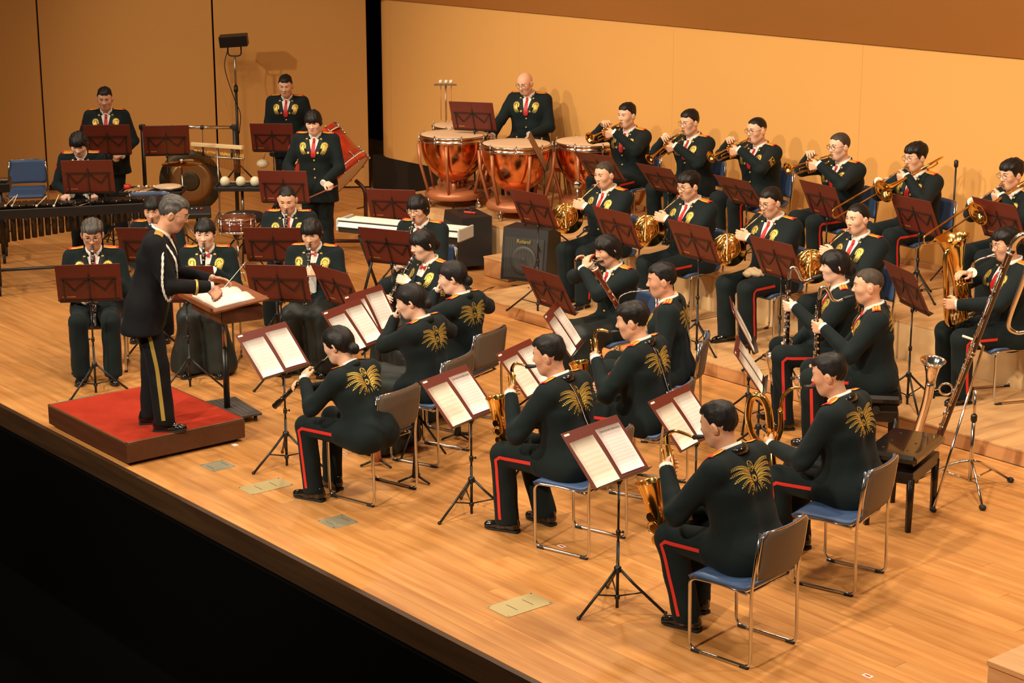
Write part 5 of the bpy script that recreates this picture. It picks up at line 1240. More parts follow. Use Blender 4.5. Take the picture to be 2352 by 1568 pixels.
# ---------------------------------------------------------------- the band
def S(who, label, px, inst=None, lv=0., turn=0., **kw): return dict(who=who, label=label, px=px, inst=inst, lv=lv, turn=turn, **kw)
BAND = {
 # woodwind on the left, facing the camera
 'C1': S('the greying clarinettist in dark glasses', 'seated clarinettist with greying hair and dark glasses, leftmost of the front woodwinds', (212, 541), 'clarinet', turn=-4, hair='full', hairmat=HAIRG, glasses='dark', hp=16, ang=70, skin=2, feet=(.05, .02)),
 'C2': S('the clarinettist hidden behind the conductor', 'clarinettist with black hair half hidden behind the conductor', (352, 482), 'clarinet', turn=-12, fem=True, sc=.94, hair='tied', hp=18, ang=66, skin=1),
 'C3': S('the clarinettist behind the wooden lectern', 'clarinettist with tied hair and red bow tie behind the wooden lectern', (471, 536), 'clarinet', turn=-10, fem=True, sc=.95, hair='tied', bow=True, openjacket=True, skirt=True, hp=12, ang=76, skin=3),
 'C4': S('the short-haired clarinettist', 'clarinettist with very short hair and eyes lowered beside the snare drum', (660, 460), 'clarinet', turn=-9, hair='crop', hairmat=HAIR, hp=20, ang=68, skin=0),
 'C5': S('the clarinettist with black bobbed hair', 'clarinettist with black bobbed hair and red bow tie in front row', (716, 536), 'clarinet', turn=-14, fem=True, sc=.96, hair='bob', bow=True, openjacket=True, skirt=True, hp=18, ang=66, skin=1),
 'C6': S('the clarinettist beside the silver keyboard', 'clarinettist in glasses with side-swept hair beside the silver keyboard', (960, 480), 'clarinet', turn=-28, fem=True, sc=.98, hair='bob', glasses='wire', hp=14, ang=64, skin=1),
 'C7': S('the clarinettist with straight bangs', 'clarinettist with straight bangs and sleeve chevrons behind the flutes', (972, 562), 'clarinet', turn=-52, fem=True, sc=.96, hair='bangs', bow=True, openjacket=True, skirt=True, chevron=True, hp=12, ang=55, skin=3, hy=-8),
 'F1': S('the nearer flutist', 'flutist seen from behind with low bun, nearer of the two flutes', (944, 692), 'flute', turn=-122, fem=True, sc=.95, hair='tied', skirt=True, hp=16, hy=22, skin=3, lean=8),
 'F2': S('the farther flutist', 'flutist seen from behind with high bun, sitting beyond the nearer flutist', (1040, 637), 'flute', turn=-124, fem=True, sc=.95, hair='tied', skirt=True, hp=12, hy=26, skin=3, lean=3),
 'Pc': S('the piccolo player', 'piccolo player with short black hair in a long dark skirt', (1396, 575), 'piccolo', turn=-52, fem=True, sc=.97, hair='bob', skirt=True, hp=12, hy=-6, skin=0, lean=6),
 'Ob': S('the oboist', 'oboist seen from behind with low ponytail in red striped trousers', (778, 792), 'oboe', yaw=-166, fem=True, sc=.90, hair='tied', hp=18, hy=10, ang=42, lean=24, skin=1, knee=.42, feet=(-.02, .04), res=.011),
 'Bn': S('the bassoonist', 'bassoonist with short black hair seen from the side behind saxophones', (1520, 645), 'bassoon', turn=-98, hair='short', hp=8, hy=14, skin=2, sc=1.02, harness=True),
 'S1': S('the nearer alto saxophonist', 'alto saxophonist sitting left of the big double-page stand, gold wings on back', (1262, 817), 'alto_saxophone', yaw=-164, hair='short', strap=True, harness=True, hp=12, hy=14, ang=4, lean=13, skin=2, sc=1.03, feet=(.0, -.12), res=.011),
 'S2': S('the farther alto saxophonist', 'alto saxophonist with thick tousled hair sitting next to the bassoonist', (1452, 738), 'alto_saxophone', yaw=-158, hair='full', strap=True, harness=True, hp=12, hy=16, ang=4, lean=8, skin=0, sc=1.0, head='w', wide=1.06),
 'S3': S('the tenor saxophonist', 'tenor saxophonist in the near right foreground with gold wings on back', (1652, 976), 'tenor_saxophone', yaw=-171, hair='short', strap=True, hp=14, hy=10, ang=10, lean=17, skin=2, sc=1.07, feet=(-.10, .02), res=.011),
 'S4': S('the baritone saxophonist', 'baritone saxophonist with spiky hair beside the black piano bench', (1906, 862), 'baritone_saxophone', yaw=-164, hair='short', strap=True, hp=14, hy=12, ang=6, lean=14, skin=2, sc=1.05, res=.011),
 'BC1': S('the bass clarinettist with bangs', 'bass clarinettist with black bangs and closed eyes, farther of the pair', (1918, 612), 'bass_clarinet', turn=-84, fem=True, sc=1.0, hair='bangs', hp=4, hy=6, skin=3, seat=.52),
 'BC2': S('the shaven bass clarinettist', 'bass clarinettist with shaved sides sitting on the black piano bench', (1994, 658), 'bass_clarinet', turn=-88, hair='crop', hairmat=HAIRB, hp=6, hy=4, skin=0, sc=1.0, head='w', seat=.53),
 # horns and euphonium on the low riser
 'H1': S('the first horn player', 'horn player with receding cropped hair, nearest to the black amplifiers', (1389, 402), 'horn', L1, -44, hair='crop', hairmat=HAIRB, hp=10, skin=0, feet=(.05, .0), sc=1.05, lean=1),
 'H2': S('the second horn player', 'horn player in glasses with full black hair behind the piccolo player', (1581, 428), 'horn', L1, -47, hair='full', glasses='dark', hp=12, skin=0, head='w', wide=1.06, sc=1.06, lean=0),
 'H3': S('the third horn player', 'horn player in glasses with a beige cloth on his lap', (1770, 466), 'horn', L1, -44, hair='short', glasses='dark', hp=14, skin=0, wide=1.02, sc=1.06, lean=0),
 'H4': S('the fourth horn player', 'horn player with cropped hair and raised eyes, rightmost of the horns', (1970, 503), 'horn', L1, -44, hair='crop', hairmat=HAIR, hp=6, skin=1, sc=1.05, lean=0),
 'E1': S('the euphonium player', 'euphonium player in glasses half hidden by the tall contrabass clarinet', (2310, 562), 'euphonium', L1, -60, hair='full', glasses='wire', hp=12, skin=0, sc=1.07, lean=0),
 # trumpets and trombones along the back
 'T1': S('the trumpeter next to the timpani', 'trumpeter with wavy black hair, closest to the copper timpani', (1440, 266), 'trumpet', L2, -40, hair='short', hp=6, skin=0, ang=12),
 'T2': S('the trumpeter in thin glasses', 'trumpeter in thin glasses holding his trumpet steeply down, next to T-row timpani side'.replace(', next to T-row timpani side', ''), (1584, 282), 'trumpet', L2, -46, hair='short', glasses='wire', hp=10, skin=0, ang=28),
 'T3': S('the trumpeter with sleeve chevrons', 'trumpeter in glasses with gold chevrons on his sleeve', (1738, 300), 'trumpet', L2, -48, hair='crop', hairmat=HAIR, glasses='dark', hp=8, skin=0, ang=16, chevron=True, head='w', wide=1.05),
 'T4': S('the shaven-headed trumpeter', 'trumpeter with shaved head and dark glasses, rightmost of the trumpets', (1928, 337), 'trumpet', L2, -50, hair='crop', hairmat=HAIRB, glasses='dark', hp=8, skin=1, ang=10),
 'B1': S('the trombonist in full view', 'trombonist in glasses in full view with gold bell before his chest', (2102, 362), 'trombone', L2, -46, hair='full', glasses='wire', hp=10, skin=0, ang=20),
 'B2': S('the trombonist at the right edge', 'trombonist in glasses cut off by the right edge of the picture', (2322, 402), 'trombone', L2, -46, hair='full', glasses='wire', hp=10, skin=0, ang=24),
 # percussion
 'Tm': S('the timpanist', 'bald timpanist in glasses sitting behind the copper timpani', (1206, 192), None, L2, -16, hair='bald', glasses='wire', hp=22, hy=-14, seat=.60, skin=0, lean=3, hands='timp', sc=1.02),
 'P1': S('the crew-cut percussionist', 'standing percussionist with tall crew cut in the left back corner', (241, 228), None, 0, -6, hair='short', stand=True, hp=14, skin=2, hands='low'),
 'P2': S('the marimba player', 'marimba player with black bobbed hair holding two mallets over the bars', (181, 331), None, 0, -8, fem=True, sc=.91, hair='bob', stand=True, lean=17, hp=30, skin=3, hands='mallets'),
 'P3': S('the percussionist by the left wall', 'standing percussionist with short hair and eyes lowered behind the bass drum player'.replace('bass drum player', 'drums'), (656, 198), None, 0, -10, hair='short', stand=True, hp=16, skin=0, hands='maraca', sc=1.0),
 'P4': S('the snare drummer', 'standing drummer with black bangs holding sticks before the red bass drum', (720, 281), None, 0, -12, fem=True, sc=.98, hair='bangs', stand=True, hp=16, skin=3, hands='sticks'),
 'Cd': dict(who='the conductor', label='conductor in black dress uniform with white shoulder cord, leaning over the score', px=(397, 492), lv=.18, yaw=56, inst=None, stand=True, lean=13, hp=22, hy=0, hair='short', hairmat=HAIRG, glasses='wire', skin=2, dress=True, sc=1.0, hands='conduct', step=(-.02, .10), cuffs=True, res=.011),
}
def special_hands(f, kind):
    T = f.T
    if kind == 'timp': return {'R': (T(.06, .46, -.34), (.7, -.7, -.2), -unit((.7, .5, -.1)), 'fist'), 'L': (T(.05, .24, .05), (.6, -.8, -.2), -unit((.7, -.5, 0)), 'fist')}
    if kind == 'low': return {'L': (T(.02, .27, .10), (.5, -.8, -.2), (.7, .4, -.2), 'fist'), 'R': (T(.02, .27, -.10), (.5, .8, -.2), (.7, -.4, -.2), 'fist')}
    if kind == 'mallets': return {'L': (T(.13, .36, .15), (.7, .7, -.3), -unit((.65, -.75, -.15)), 'fist'), 'R': (T(.13, .36, -.17), (.7, -.7, -.3), -unit((.65, .75, -.15)), 'fist')}
    if kind == 'sticks': return {'L': (T(.02, .32, .20), (.7, .7, -.3), -unit((.7, -.7, -.25)), 'fist'), 'R': (T(.06, .32, -.16), (.7, -.5, -.3), -unit((.3, .2, .9)), 'fist')}
    if kind == 'maraca': return {'R': (T(-.06, .28, -.22), (.7, -.5, -.3), -unit((.45, -.1, -.9)), 'fist'), 'L': (T(.0, .24, .20), (.7, .6, -.3), -unit((.6, -.6, -.4)), 'fist')}
    if kind == 'conduct': return {'R': (T(.165, .44, -.13), (.85, .25, -.25), -unit((.55, .60, .55)), 'fist', (-.3, -.4, -.85)), 'L': (T(.20, .44, .10), (.85, -.45, .25), unit((.2, .75, -.6)), 'open', (-.3, .5, -.8))}
INSTR_LABEL = {'clarinet': ('black clarinet with silver keys played by %s', 'clarinet', 'clarinets of the band'), 'oboe': ('slim black oboe played by %s', 'oboe', None), 'flute': ('silver flute held sideways by %s', 'flute', 'flutes'),
 'piccolo': ('small dark wooden piccolo held by %s', 'piccolo', None), 'bassoon': ('long dark red bassoon slanting up before %s', 'bassoon', None), 'alto_saxophone': ('gold alto saxophone played by %s', 'saxophone', 'alto saxophones'),
 'tenor_saxophone': ('gold tenor saxophone played by %s', 'saxophone', None), 'baritone_saxophone': ('large gold baritone saxophone with looped top, played by %s', 'saxophone', None), 'bass_clarinet': ('black bass clarinet with silver neck played by %s', 'bass clarinet', 'bass clarinets'),
 'trumpet': ('gold trumpet played by %s', 'trumpet', 'trumpets'), 'trombone': ('gold trombone with long slide played by %s', 'trombone', 'trombones'), 'horn': ('gold french horn with wide bell played by %s', 'french horn', 'french horns'), 'euphonium': ('gold euphonium with upright bell played by %s', 'euphonium', None)}
KNOWN = {'S3': (-6.40, 6.88, -171), 'S4': (-6.73, 8.06, -164), 'S1': (-8.16, 7.25, -164), 'Ob': (-9.78, 6.79, -166)}   # chair feet read off the floor
for key, sp in BAND.items():
    f = skeleton(sp); place(f); PEOPLE[key] = f; inst = sp.get('inst')
    if inst:
        Mi, hands = hold(f, inst, sp.get('ang'), sp.get('hy', 0)*.6, sp.get('roll', 0)); lb, cat, grp = INSTR_LABEL[inst]
        KITS[inst].spawn(inst if inst != 'horn' else 'french_horn', lb % sp['who'], cat, f.M@Mi, grp); f.Mi = Mi
    else: hands = special_hands(f, sp['hands'])
    person(key, sp, hands)
    if not f.stand:
        if key in ('BC1', 'BC2'): bench('black leather piano bench under '+sp['who'], f.M@mat4(None, (-.06, 0, 0)), sp['seat'])
        elif key == 'Tm': pass
        elif key in KNOWN: chair('blue chair with chrome sled frame under '+sp['who'], mat4(rotz(math.radians(KNOWN[key][2])), (*KNOWN[key][:2], 0)))
        else: chair('blue chair with chrome sled frame under '+sp['who'], f.M@mat4(None, (-.04, 0, 0)))
# --- music stands
def near_ray(px, py, tgt, lv, lo=.55, hi=1.15):
    best = None
    for z in np.arange(lo, hi, .01):
        p = pix(px, py, lv+z); d = np.linalg.norm(p[:2]-tgt)
        if best is None or d < best[0]: best = (d, z, p)
    return best
def stand_for(key, px, py, lv=None, dist=.72, tilt=64, side=0., lo=.55, hi=1.0, **kw):
    f = PEOPLE[key]; fw = rotz(math.radians(f.yaw+side))@np.array((1, 0, 0)); lv = f.org[2] if lv is None else lv
    if f.stand: lo, hi = lo+.25, hi+.25
    d, z, p = near_ray(px, py, f.org[:2]+fw[:2]*dist, lv, lo, hi)
    if 'z' in kw: z = kw.pop('z'); p = pix(px, py, lv+z)
    yaw = f.yaw+180
    return music_stand(f.sp['who'], p[:2], lv, z, yaw+kw.pop('dyaw', 0), tilt, **kw)
two = lambda a, b: ((a, -.125, -.005), (b, .120, .015))
stand_for('Ob', 652, 852, z=.70, tilt=50, pages=two('white', 'white'))
stand_for('S1', 1082, 960, z=.66, tilt=48, pages=two('cream', 'pink'), title=True)
stand_for('S3', 1422, 1097, z=.79, tilt=48, pages=two('cream', 'pink'), title=True)
stand_for('S4', 1600, 1012, dist=.85, tilt=50, pages=two('cream', 'white'))
stand_for('S2', 1240, 892, dist=.85, tilt=50, pages=two('cream', 'white'))
stand_for('F1', 838, 795, dist=.75, tilt=52, pages=two('white', 'white'))
stand_for('F2', 872, 762, dist=.85, tilt=60, pages=two('white', 'white'))
stand_for('Bn', 1318, 800, dist=.95, tilt=56, pages=two('white', 'white'))
stand_for('BC2', 1745, 884, dist=.95, tilt=56, pages=two('cream', 'cream'))
stand_for('BC1', 1722, 792, dist=.85, tilt=62, pages=two('cream', 'white'))
stand_for('E1', 2096, 706, dist=.85, tilt=64, pages=two('white', 'white'))
stand_for('Pc', 1275, 708, dist=1.0, tilt=62)
for k, x, y in (('C1', 208, 690), ('C2', 345, 600), ('C3', 428, 692), ('C4', 632, 598), ('C5', 645, 690), ('C6', 900, 604), ('C7', 790, 702), ('H1', 1236, 516), ('H2', 1428, 560), ('H3', 1605, 595), ('H4', 1795, 637),
                ('T4', 1900, 499), ('B1', 2112, 534), ('B2', 2305, 548)): stand_for(k, x, y)
for k, x, y in (('T1', 1392, 410), ('T2', 1535, 440), ('T3', 1715, 470)): stand_for(k, x, y, tilt=50)
stand_for('Tm', 1090, 298, dist=.8, side=-30, hi=1.2); 
for k, x, y in (('P1', 250, 354), ('P2', 206, 442), ('P3', 628, 347), ('P4', 655, 464)): stand_for(k, x, y, dist=.6, hi=1.0, tilt=70)
# ---------------------------------------------------------------- podium, lectern, score, baton, cord
RT = np.array((math.cos(YAW), math.sin(YAW), 0.))         # along the picture's width, for things that stand square to the hall's side
x0, x1, y0, y1 = -12.585, -11.33, 5.75, 6.73
t = thing('conductor_podium', 'low wooden conductor podium with red carpet top at the stage edge', 'podium', loc=((x0+x1)/2, (y0+y1)/2, 0)); w, d = x1-x0, y1-y0
MB().box((0, 0, .10), (w, d, .145), bev=.006).build('frame', MAHOG, t); MB().box((0, 0, .176), (w-.03, d-.03, .012), bev=.003).build('carpet', CARPET, t)
for i, (cx_, cy_, sx, sy) in enumerate(((0, -d/2+.008, w, .016), (0, d/2-.008, w, .016), (-w/2+.008, 0, .016, d), (w/2-.008, 0, .016, d))): MB().box((cx_, cy_, .176), (sx, sy, .012), bev=.003).build('edge_strip', mat('edge_strip', (.17, .075, .03), .35, .3), t)
for a in (-1, 1):
    for b in (-1, 1): MB().box((a*(w/2-.08), b*(d/2-.08), .014), (.06, .06, .028)).build('foot', RUBBER, t)
t = thing('lectern', 'wooden conductor lectern with tilted top on a pole and ridged base', 'lectern', loc=(-11.96, 6.95, 0), yaw=-8)
Rt = rotx(math.radians(7)); C = np.array((.0, .01, .955))
MB().box(C, (.68, .46, .022), Rt, bev=.006).build('desk_top', DESKWOOD, t); MB().box(C+Rt@np.array((0, -.235, .018)), (.68, .016, .045), Rt, bev=.004).build('ledge', DESKWOOD, t)
MB().box((0, .03, .875), (.60, .34, .115), bev=.006).build('shelf_box', MAHOG, t)
MB().rod((0, 0, .05), (0, 0, .55), .024, n=12).build('pole', BLACKM, t); MB().rod((0, 0, .54), (0, 0, .83), .018, n=12).build('inner_pole', STEEL, t)
b = MB().box((0, 0, .062), (.52, .36, .022), bev=.005).build('base_plate', mat('lectern_base', (.055, .045, .038), .6), t)
for i in range(9): MB().box((0, -.15+i*.0375, .075), (.48, .012, .005), bev=.0015).build('ridge', mat('lectern_base', (.055, .045, .038), .6), b)
for a in (-1, 1):
    for c in (-1, 1): MB().ball((a*.22, c*.14, .026), (.026, .013, .026), 10).build('caster', RUBBER, t)
ML = mat4(rotz(math.radians(-8)), (-11.96, 6.95, 0))@mat4(Rt, C)
sc_ = thing('score', 'open white conductor score lying on the wooden lectern', 'score', M=ML@mat4(None, (.04, -.02, .012)))
for s in (-1, 1):
    V, f = [], []
    for i, u in enumerate(np.linspace(0, 1, 9)):
        for v in (-.16, -.05, .05, .16): V.append((s*(.002+.235*u), v, .004+.022*math.sin(math.pi*min(1, u*1.15))*(1-.5*u)+(.002 if i else 0)))
    n = len(V); V += [(a, c_, .0) for a, c_, z in V]
    for i in range(8):
        for j in range(3): q = (i*4+j, (i+1)*4+j, (i+1)*4+j+1, i*4+j+1); f += [q if s > 0 else q[::-1]]
    rim = [i*4 for i in range(9)]+[32+j for j in range(1, 4)]+[i*4+3 for i in range(7, -1, -1)]+[2, 1]
    for a, c_ in zip(rim, rim[1:]+rim[:1]): f.append((a, c_, c_+n, a+n) if s < 0 else (a, a+n, c_+n, c_))
    MB().add(V, f, 0, True).build('page_block', PAPER, sc_)
f = PEOPLE['Cd']; hm, _ = f.HM['R']; yv = hm[:3, 1]; base = xf(hm, (.085, 0, -.033)); bt = thing('baton', 'thin white baton held in the hand of the conductor', 'baton', M=f.M)
MB().tube([base-yv*.03, base+yv*.05, base+yv*.36], [.006, .003, .0012], 8).build('shaft', SHIRT, bt); MB().ball(base-yv*.035, (.010, .010, .014), 8).build('handle', IVORY, bt)
# white shoulder cord worn over the right shoulder
def cord(name, pts, r, parent, m):
    P = spline(pts, 10); mb = MB(); n = len(P)
    for k in range(2):
        T = np.gradient(P, axis=0); T /= np.linalg.norm(T, axis=1, keepdims=True); A = np.cross(T, (0, 0, 1.)); A /= np.maximum(np.linalg.norm(A, axis=1, keepdims=True), 1e-6); B = np.cross(T, A); ph = np.arange(n)*1.1+k*math.pi
        mb.tube(P+r*.6*(np.cos(ph)[:, None]*A+np.sin(ph)[:, None]*B), r, 6)
    return mb.build(name, m, parent)
sr = f.T(.47, .03, -.155); ch = f.T(.30, .155, -.10); ar = f.sh['R']+(f.EL['R']-f.sh['R'])*.85+np.array((-.01, -.085, -.02))
cord('shoulder_cord', [sr, f.T(.36, .06, -.265), f.T(.20, .09, -.285), f.T(.10, .14, -.235), f.T(.13, .165, -.16)], .0065, f.root, SHIRT); cord('shoulder_cord', [sr+(.0, 0, .005), f.T(.38, .13, -.20), f.T(.27, .16, -.16), f.T(.20, .165, -.12)], .005, f.root, SHIRT)
for s in 'R':
    M_ = f.HM['R'][0]; d_ = unit(M_[:3, 3]-f.EL['R']); c_ = f.EL['R']+(M_[:3, 3]-f.EL['R'])*.66
    MB().tube([c_-d_*.008, c_+d_*.008], .058, 16).build('cuff_braid', GOLDTHREAD, f.root)
# ---------------------------------------------------------------- timpani and their player
tk = timpani_kit(.375)
tp = {}
for n, px, py, lb, yw in (('A', 1042, 307, 'copper timpani drum leftmost in the front pair of timpani', 200), ('B', 1186, 328, 'copper timpani drum in the middle beside the music stand', 230), ('C', 1354, 323, 'copper timpani drum half hidden behind the first trumpeter', 250), ('D', 1068, 286, 'copper timpani drum standing behind the leftmost timpani, mallet tray above it', 210)):
    p = pix(px, py, L2+.81); tp[n] = p; tk.spawn('timpani', lb, 'timpani', mat4(rotz(math.radians(yw-90)), (p[0], p[1], L2)), 'copper timpani on the riser')
f = PEOPLE['Tm']; t = thing('drum_stool', 'stool with dark red backrest under the timpanist', 'stool', M=f.M)
MB().lathe([(1e-4, .60), (.15, .60), (.165, .585), (.165, .545), (.15, .535)], 20, mat4(None, (-.04, 0, 0))).build('seat', mat('stool_red', (.06, .006, .010), .4), t)
MB().box((-.255, 0, .80), (.03, .22, .16), bev=.012).build('backrest', mat('stool_red', (.06, .006, .010), .4), t); MB().tube([(-.10, 0, .54), (-.26, 0, .56), (-.272, 0, .80)], .009, 6).build('back_post', CHROME, t)
MB().rod((-.04, 0, .02), (-.04, 0, .54), .016).build('column', CHROME, t)
for i in range(4): a = i*math.pi/2+.5; MB().tube([(-.04, 0, .25), (-.04+.24*math.cos(a), .24*math.sin(a), .012)], .010, 6).build('leg', CHROME, t)
for s in 'LR':
    M_ = f.HM[s][0]; yv = M_[:3, 1]*(-1 if s == 'L' else 1); c_ = xf(M_, (.085, 0, -.033)); k = thing('timpani_mallet', 'timpani mallet in the %s hand of the timpanist' % ('left' if s == 'L' else 'right'), 'mallet', M=f.M)
    MB().tube([c_-yv*.08, c_+yv*.25], .005, 6).build('shaft', DESKWOOD, k); MB().ball(c_+yv*.26, .022, 10).build('felt_head', DRUMHEAD, k)
p = pix(1024, 283, L2+.82); t = thing('mallet_tray', 'small grey mallet tray on a post holding timpani mallets', 'tray', loc=(p[0], p[1], L2), yaw=50)
MB().rod((0, 0, .83), (0, 0, 1.26), .006).build('post', STEEL, t); MB().box((0, 0, 1.265), (.26, .10, .012), bev=.003).build('tray', STEEL, t)
for i, y in enumerate((-.04, 0, .035)):
    k = thing('timpani_mallet', ('timpani mallet hanging head-up in the tray, leftmost', 'timpani mallet hanging head-up in the middle of the tray', 'timpani mallet hanging head-up in the tray, rightmost')[i], 'mallet', loc=p*(1, 1, 0)+np.array((0, 0, L2)), group='mallets hanging in the timpani tray')
    q = rotz(math.radians(50))@np.array((y*1.6+.01, 0, 0)); MB().tube([q+(0, 0, .86), q+(0, 0, 1.28)], .0045, 6).build('shaft', COPPERPAINT, k); MB().ball(q+(0, 0, 1.30), .024, 10).build('felt_head', DRUMHEAD, k)
# ---------------------------------------------------------------- left percussion
D0 = np.array((-16.95, 7.35)); D1 = np.array((-16.33, 8.80)); c_ = (D0+D1)/2-unit(np.array((D1-D0)[::-1]*(1, -1)))*.23; yw = math.degrees(math.atan2((D1-D0)[1], (D1-D0)[0]))-90
mallet_instrument('marimba', 'long black-framed marimba with dark bars played by the woman at left', mat4(rotz(math.radians(yw)), (c_[0], c_[1], 0)), L=1.75, h=.86)
mallet_instrument('vibraphone', 'vibraphone with grey metal bars cut off by the left edge', mat4(rotz(math.radians(yw-4)), (*(pix(12, 412, .87)[:2]-np.array((.25, .62))), 0)), L=1.35, h=.86, bars='metal', res='steel', nb=20)
f = PEOPLE['P2']
for s in 'LR':
    M_ = f.HM[s][0]; yv = M_[:3, 1]*(-1 if s == 'L' else 1); q = xf(M_, (.085, 0, -.033)); k = thing('marimba_mallet', 'yarn mallet in the %s hand of the marimba player' % ('left' if s == 'L' else 'right'), 'mallet', M=f.M)
    MB().tube([q-yv*.06, q+yv*.26], .0045, 6).build('shaft', IVORY, k); MB().ball(q+yv*.27, .019, 10).build('yarn_head', DRUMHEAD, k)
for i, (px, lb) in enumerate(((12, 'mallet lying on the marimba rail at the far left'), (28, 'mallet leaning on the marimba rail beside the far left one'), (84, 'mallet resting on the marimba between the pairs'), (124, 'mallet of the pair resting left of the player'))):
    q = pix(px, 474, .88); k = thing('spare_mallet', lb, 'mallet', loc=(q[0], q[1], .872)); dd = np.array((.05*(-1)**i, .08, .10)); MB().tube([(0, 0, .012), dd*1.1], .0045, 6).build('shaft', IVORY, k); MB().ball((0, 0, .014), .014, 8).build('yarn_head', DRUMHEAD, k)
q = pix(110, 522); chair('empty blue chair against the left wall behind the vibraphone', mat4(rotz(math.radians(towards_camera(q)-4)), (q[0]-.06, q[1]-.20, 0))); q = pix(345, 437, .77); chair('empty blue chair between the marimba and the tray of sticks', mat4(rotz(math.radians(towards_camera(q)-3)), (q[0]+.36, q[1]-.22, 0)))
# gong on its rack
g0 = pix(438, 416, .62); sgn = RT
t = thing('gong_rack', 'black tubular rack with chrome top bar holding the gong', 'rack', loc=(g0[0], g0[1], 0), yaw=math.degrees(YAW))
hw = .53
MB().rod((-hw, 0, 1.245), (hw, 0, 1.245), .020, n=10).build('top_bar', CHROME, t)
for s in (-1, 1):
    MB().rod((s*hw, 0, .06), (s*hw, 0, 1.27), .023, n=10).build('post', BLACKM, t); MB().box((s*hw, 0, 1.25), (.07, .06, .06), bev=.01).build('corner_clamp', BLACKP, t); MB().tube([(s*hw, -.28, .03), (s*hw, 0, .07), (s*hw, .28, .03)], .02, 8).build('foot_bar', BLACKM, t)
for x in (-.18, .16): MB().lathe([(.022, -.02), (.027, 0), (.022, .02)], 10, mat4(align((1, 0, 0)), (x, 0, 1.245))).build('bar_collar', BLACKP, t)
t = thing('gong', 'bronze gong with dark rim and dark centre hanging in the black rack', 'gong', loc=(g0[0], g0[1], .62), yaw=math.degrees(YAW)); Rg = np.array([[1, 0, 0], [0, 0, -1], [0, 1, 0.]])
MB().lathe([(.355, -.035), (.365, .0), (.355, .018), (.27, .022)], 40, mat4(Rg)).build('rim', mat('gong_dark', (.055, .040, .018), .5, .5), t); MB().lathe([(.272, .0215), (.20, .026), (.11, .030)], 40, mat4(Rg)).build('face', mat('gong_bronze', (.33, .17, .06), .42, .7), t)
MB().lathe([(.112, .030), (.09, .036), (1e-4, .040)], 28, mat4(Rg)).build('boss', mat('gong_dark', (.055, .040, .018), .5, .5), t)
for x in (-.18, .16): MB().rod((x, 0, .30), (x, 0, .615), .004, n=5).build('hanging_cord', BLACKP, t)
# suspended cymbal on a stand
q = pix(417, 373, .96); t = thing('suspended_cymbal', 'thin brass cymbal on a straight stand in front of the gong', 'cymbal', loc=(q[0], q[1], 0)); MB().lathe([(.005, .975), (.03, .972), (.05, .962), (.22, .945), (.222, .943), (.05, .958), (.005, .960)], 32).build('cymbal', BRASS2, t); straight_stand(MB(), .99, .009).build('stand', STEEL, t); MB().ball((0, 0, .985), (.018, .018, .012), 10).build('felt', DRUMHEAD, t)
# bar chimes
q0, q1 = pix(440, 331, 1.06), pix(558, 339, 1.06); cc = (q0+q1)/2; yw = math.degrees(math.atan2(*(q1-q0)[[1, 0]])); Lb = np.linalg.norm(q1-q0)
t = thing('bar_chimes', 'row of thin metal bar chimes hanging from a pale wooden bar', 'chimes', loc=(cc[0], cc[1], 0), yaw=yw)
MB().box((0, 0, 1.06), (Lb, .05, .045), bev=.006).build('wooden_bar', mat('chime_wood', (.75, .56, .30), .45), t); MB().rod((-Lb*.52, .0, .93), (Lb*.52, 0, .93), .011, n=8).build('support_rod', STEEL, t)
for x in (-.28, .28): MB().rod((x*Lb, 0, .93), (x*Lb, 0, 1.04), .012, n=6).build('bracket', BLACKM, t)
for i in range(34): x = -Lb*.47+Lb*.94*i/33; MB().rod((x, .03, 1.03), (x, .03, 1.03-.16-.12*i/33), .0035, n=5).build('chime', BRASS2, t)
mb = MB(); straight_stand(mb, 1.03, .010, .30); mb.build('stand', STEEL, t)
# trap tables
def trap_table(px, py, z, w_, d_, label, yw=None):
    q = pix(px, py, z); t = thing('trap_table', label, 'table', loc=(q[0], q[1], 0), yaw=math.degrees(YAW) if yw is None else yw)
    MB().box((0, 0, z-.012), (w_, d_, .02), bev=.005).build('table_top', mat('felt_black', (.014, .013, .012), .9), t)
    for a in (-1, 1): MB().box((0, a*d_/2, z), (w_, .016, .04), bev=.004).build('side_rim', BLACKM, t); MB().box((a*w_/2, 0, z), (.016, d_, .04), bev=.004).build('end_rim', BLACKM, t)
    MB().rod((0, 0, .3), (0, 0, z-.02), .016).build('column', STEEL, t)
    for i in range(3): a = 2*math.pi*i/3+.6; MB().tube([(0, 0, .34), (.30*math.cos(a), .30*math.sin(a), .012)], .010, 6).build('leg', BLACKM, t)
    return mat4(rotz(math.radians(math.degrees(YAW) if yw is None else yw)), (q[0], q[1], z))
Mt = trap_table(352, 438, .74, .66, .36, 'black trap table with sticks and a hand drum near the gong')
def on(M, x, y, z=0): return (M@np.array((x, y, z, 1)))[:3]
t = thing('hand_drum', 'shallow round hand drum with pale skin on the trap table', 'drum', loc=on(Mt, .16, .02, .0)); MB().lathe([(.14, .0), (.145, .02), (.145, .05), (.13, .056), (1e-4, .058)], 28).build('head', CALF, t); MB().lathe([(.147, .005), (.150, .02), (.147, .04)], 28).build('frame', EBONY, t)
tag(MB().lathe([(.035, 0), (.04, .03), (.038, .06), (1e-4, .06)], 16, mat4(None, on(Mt, -.29, .05, .0))).build('red_shaker', mat('shaker_red', (.55, .03, .02), .4)), 'small red round shaker at the left end of the trap table', 'shaker')
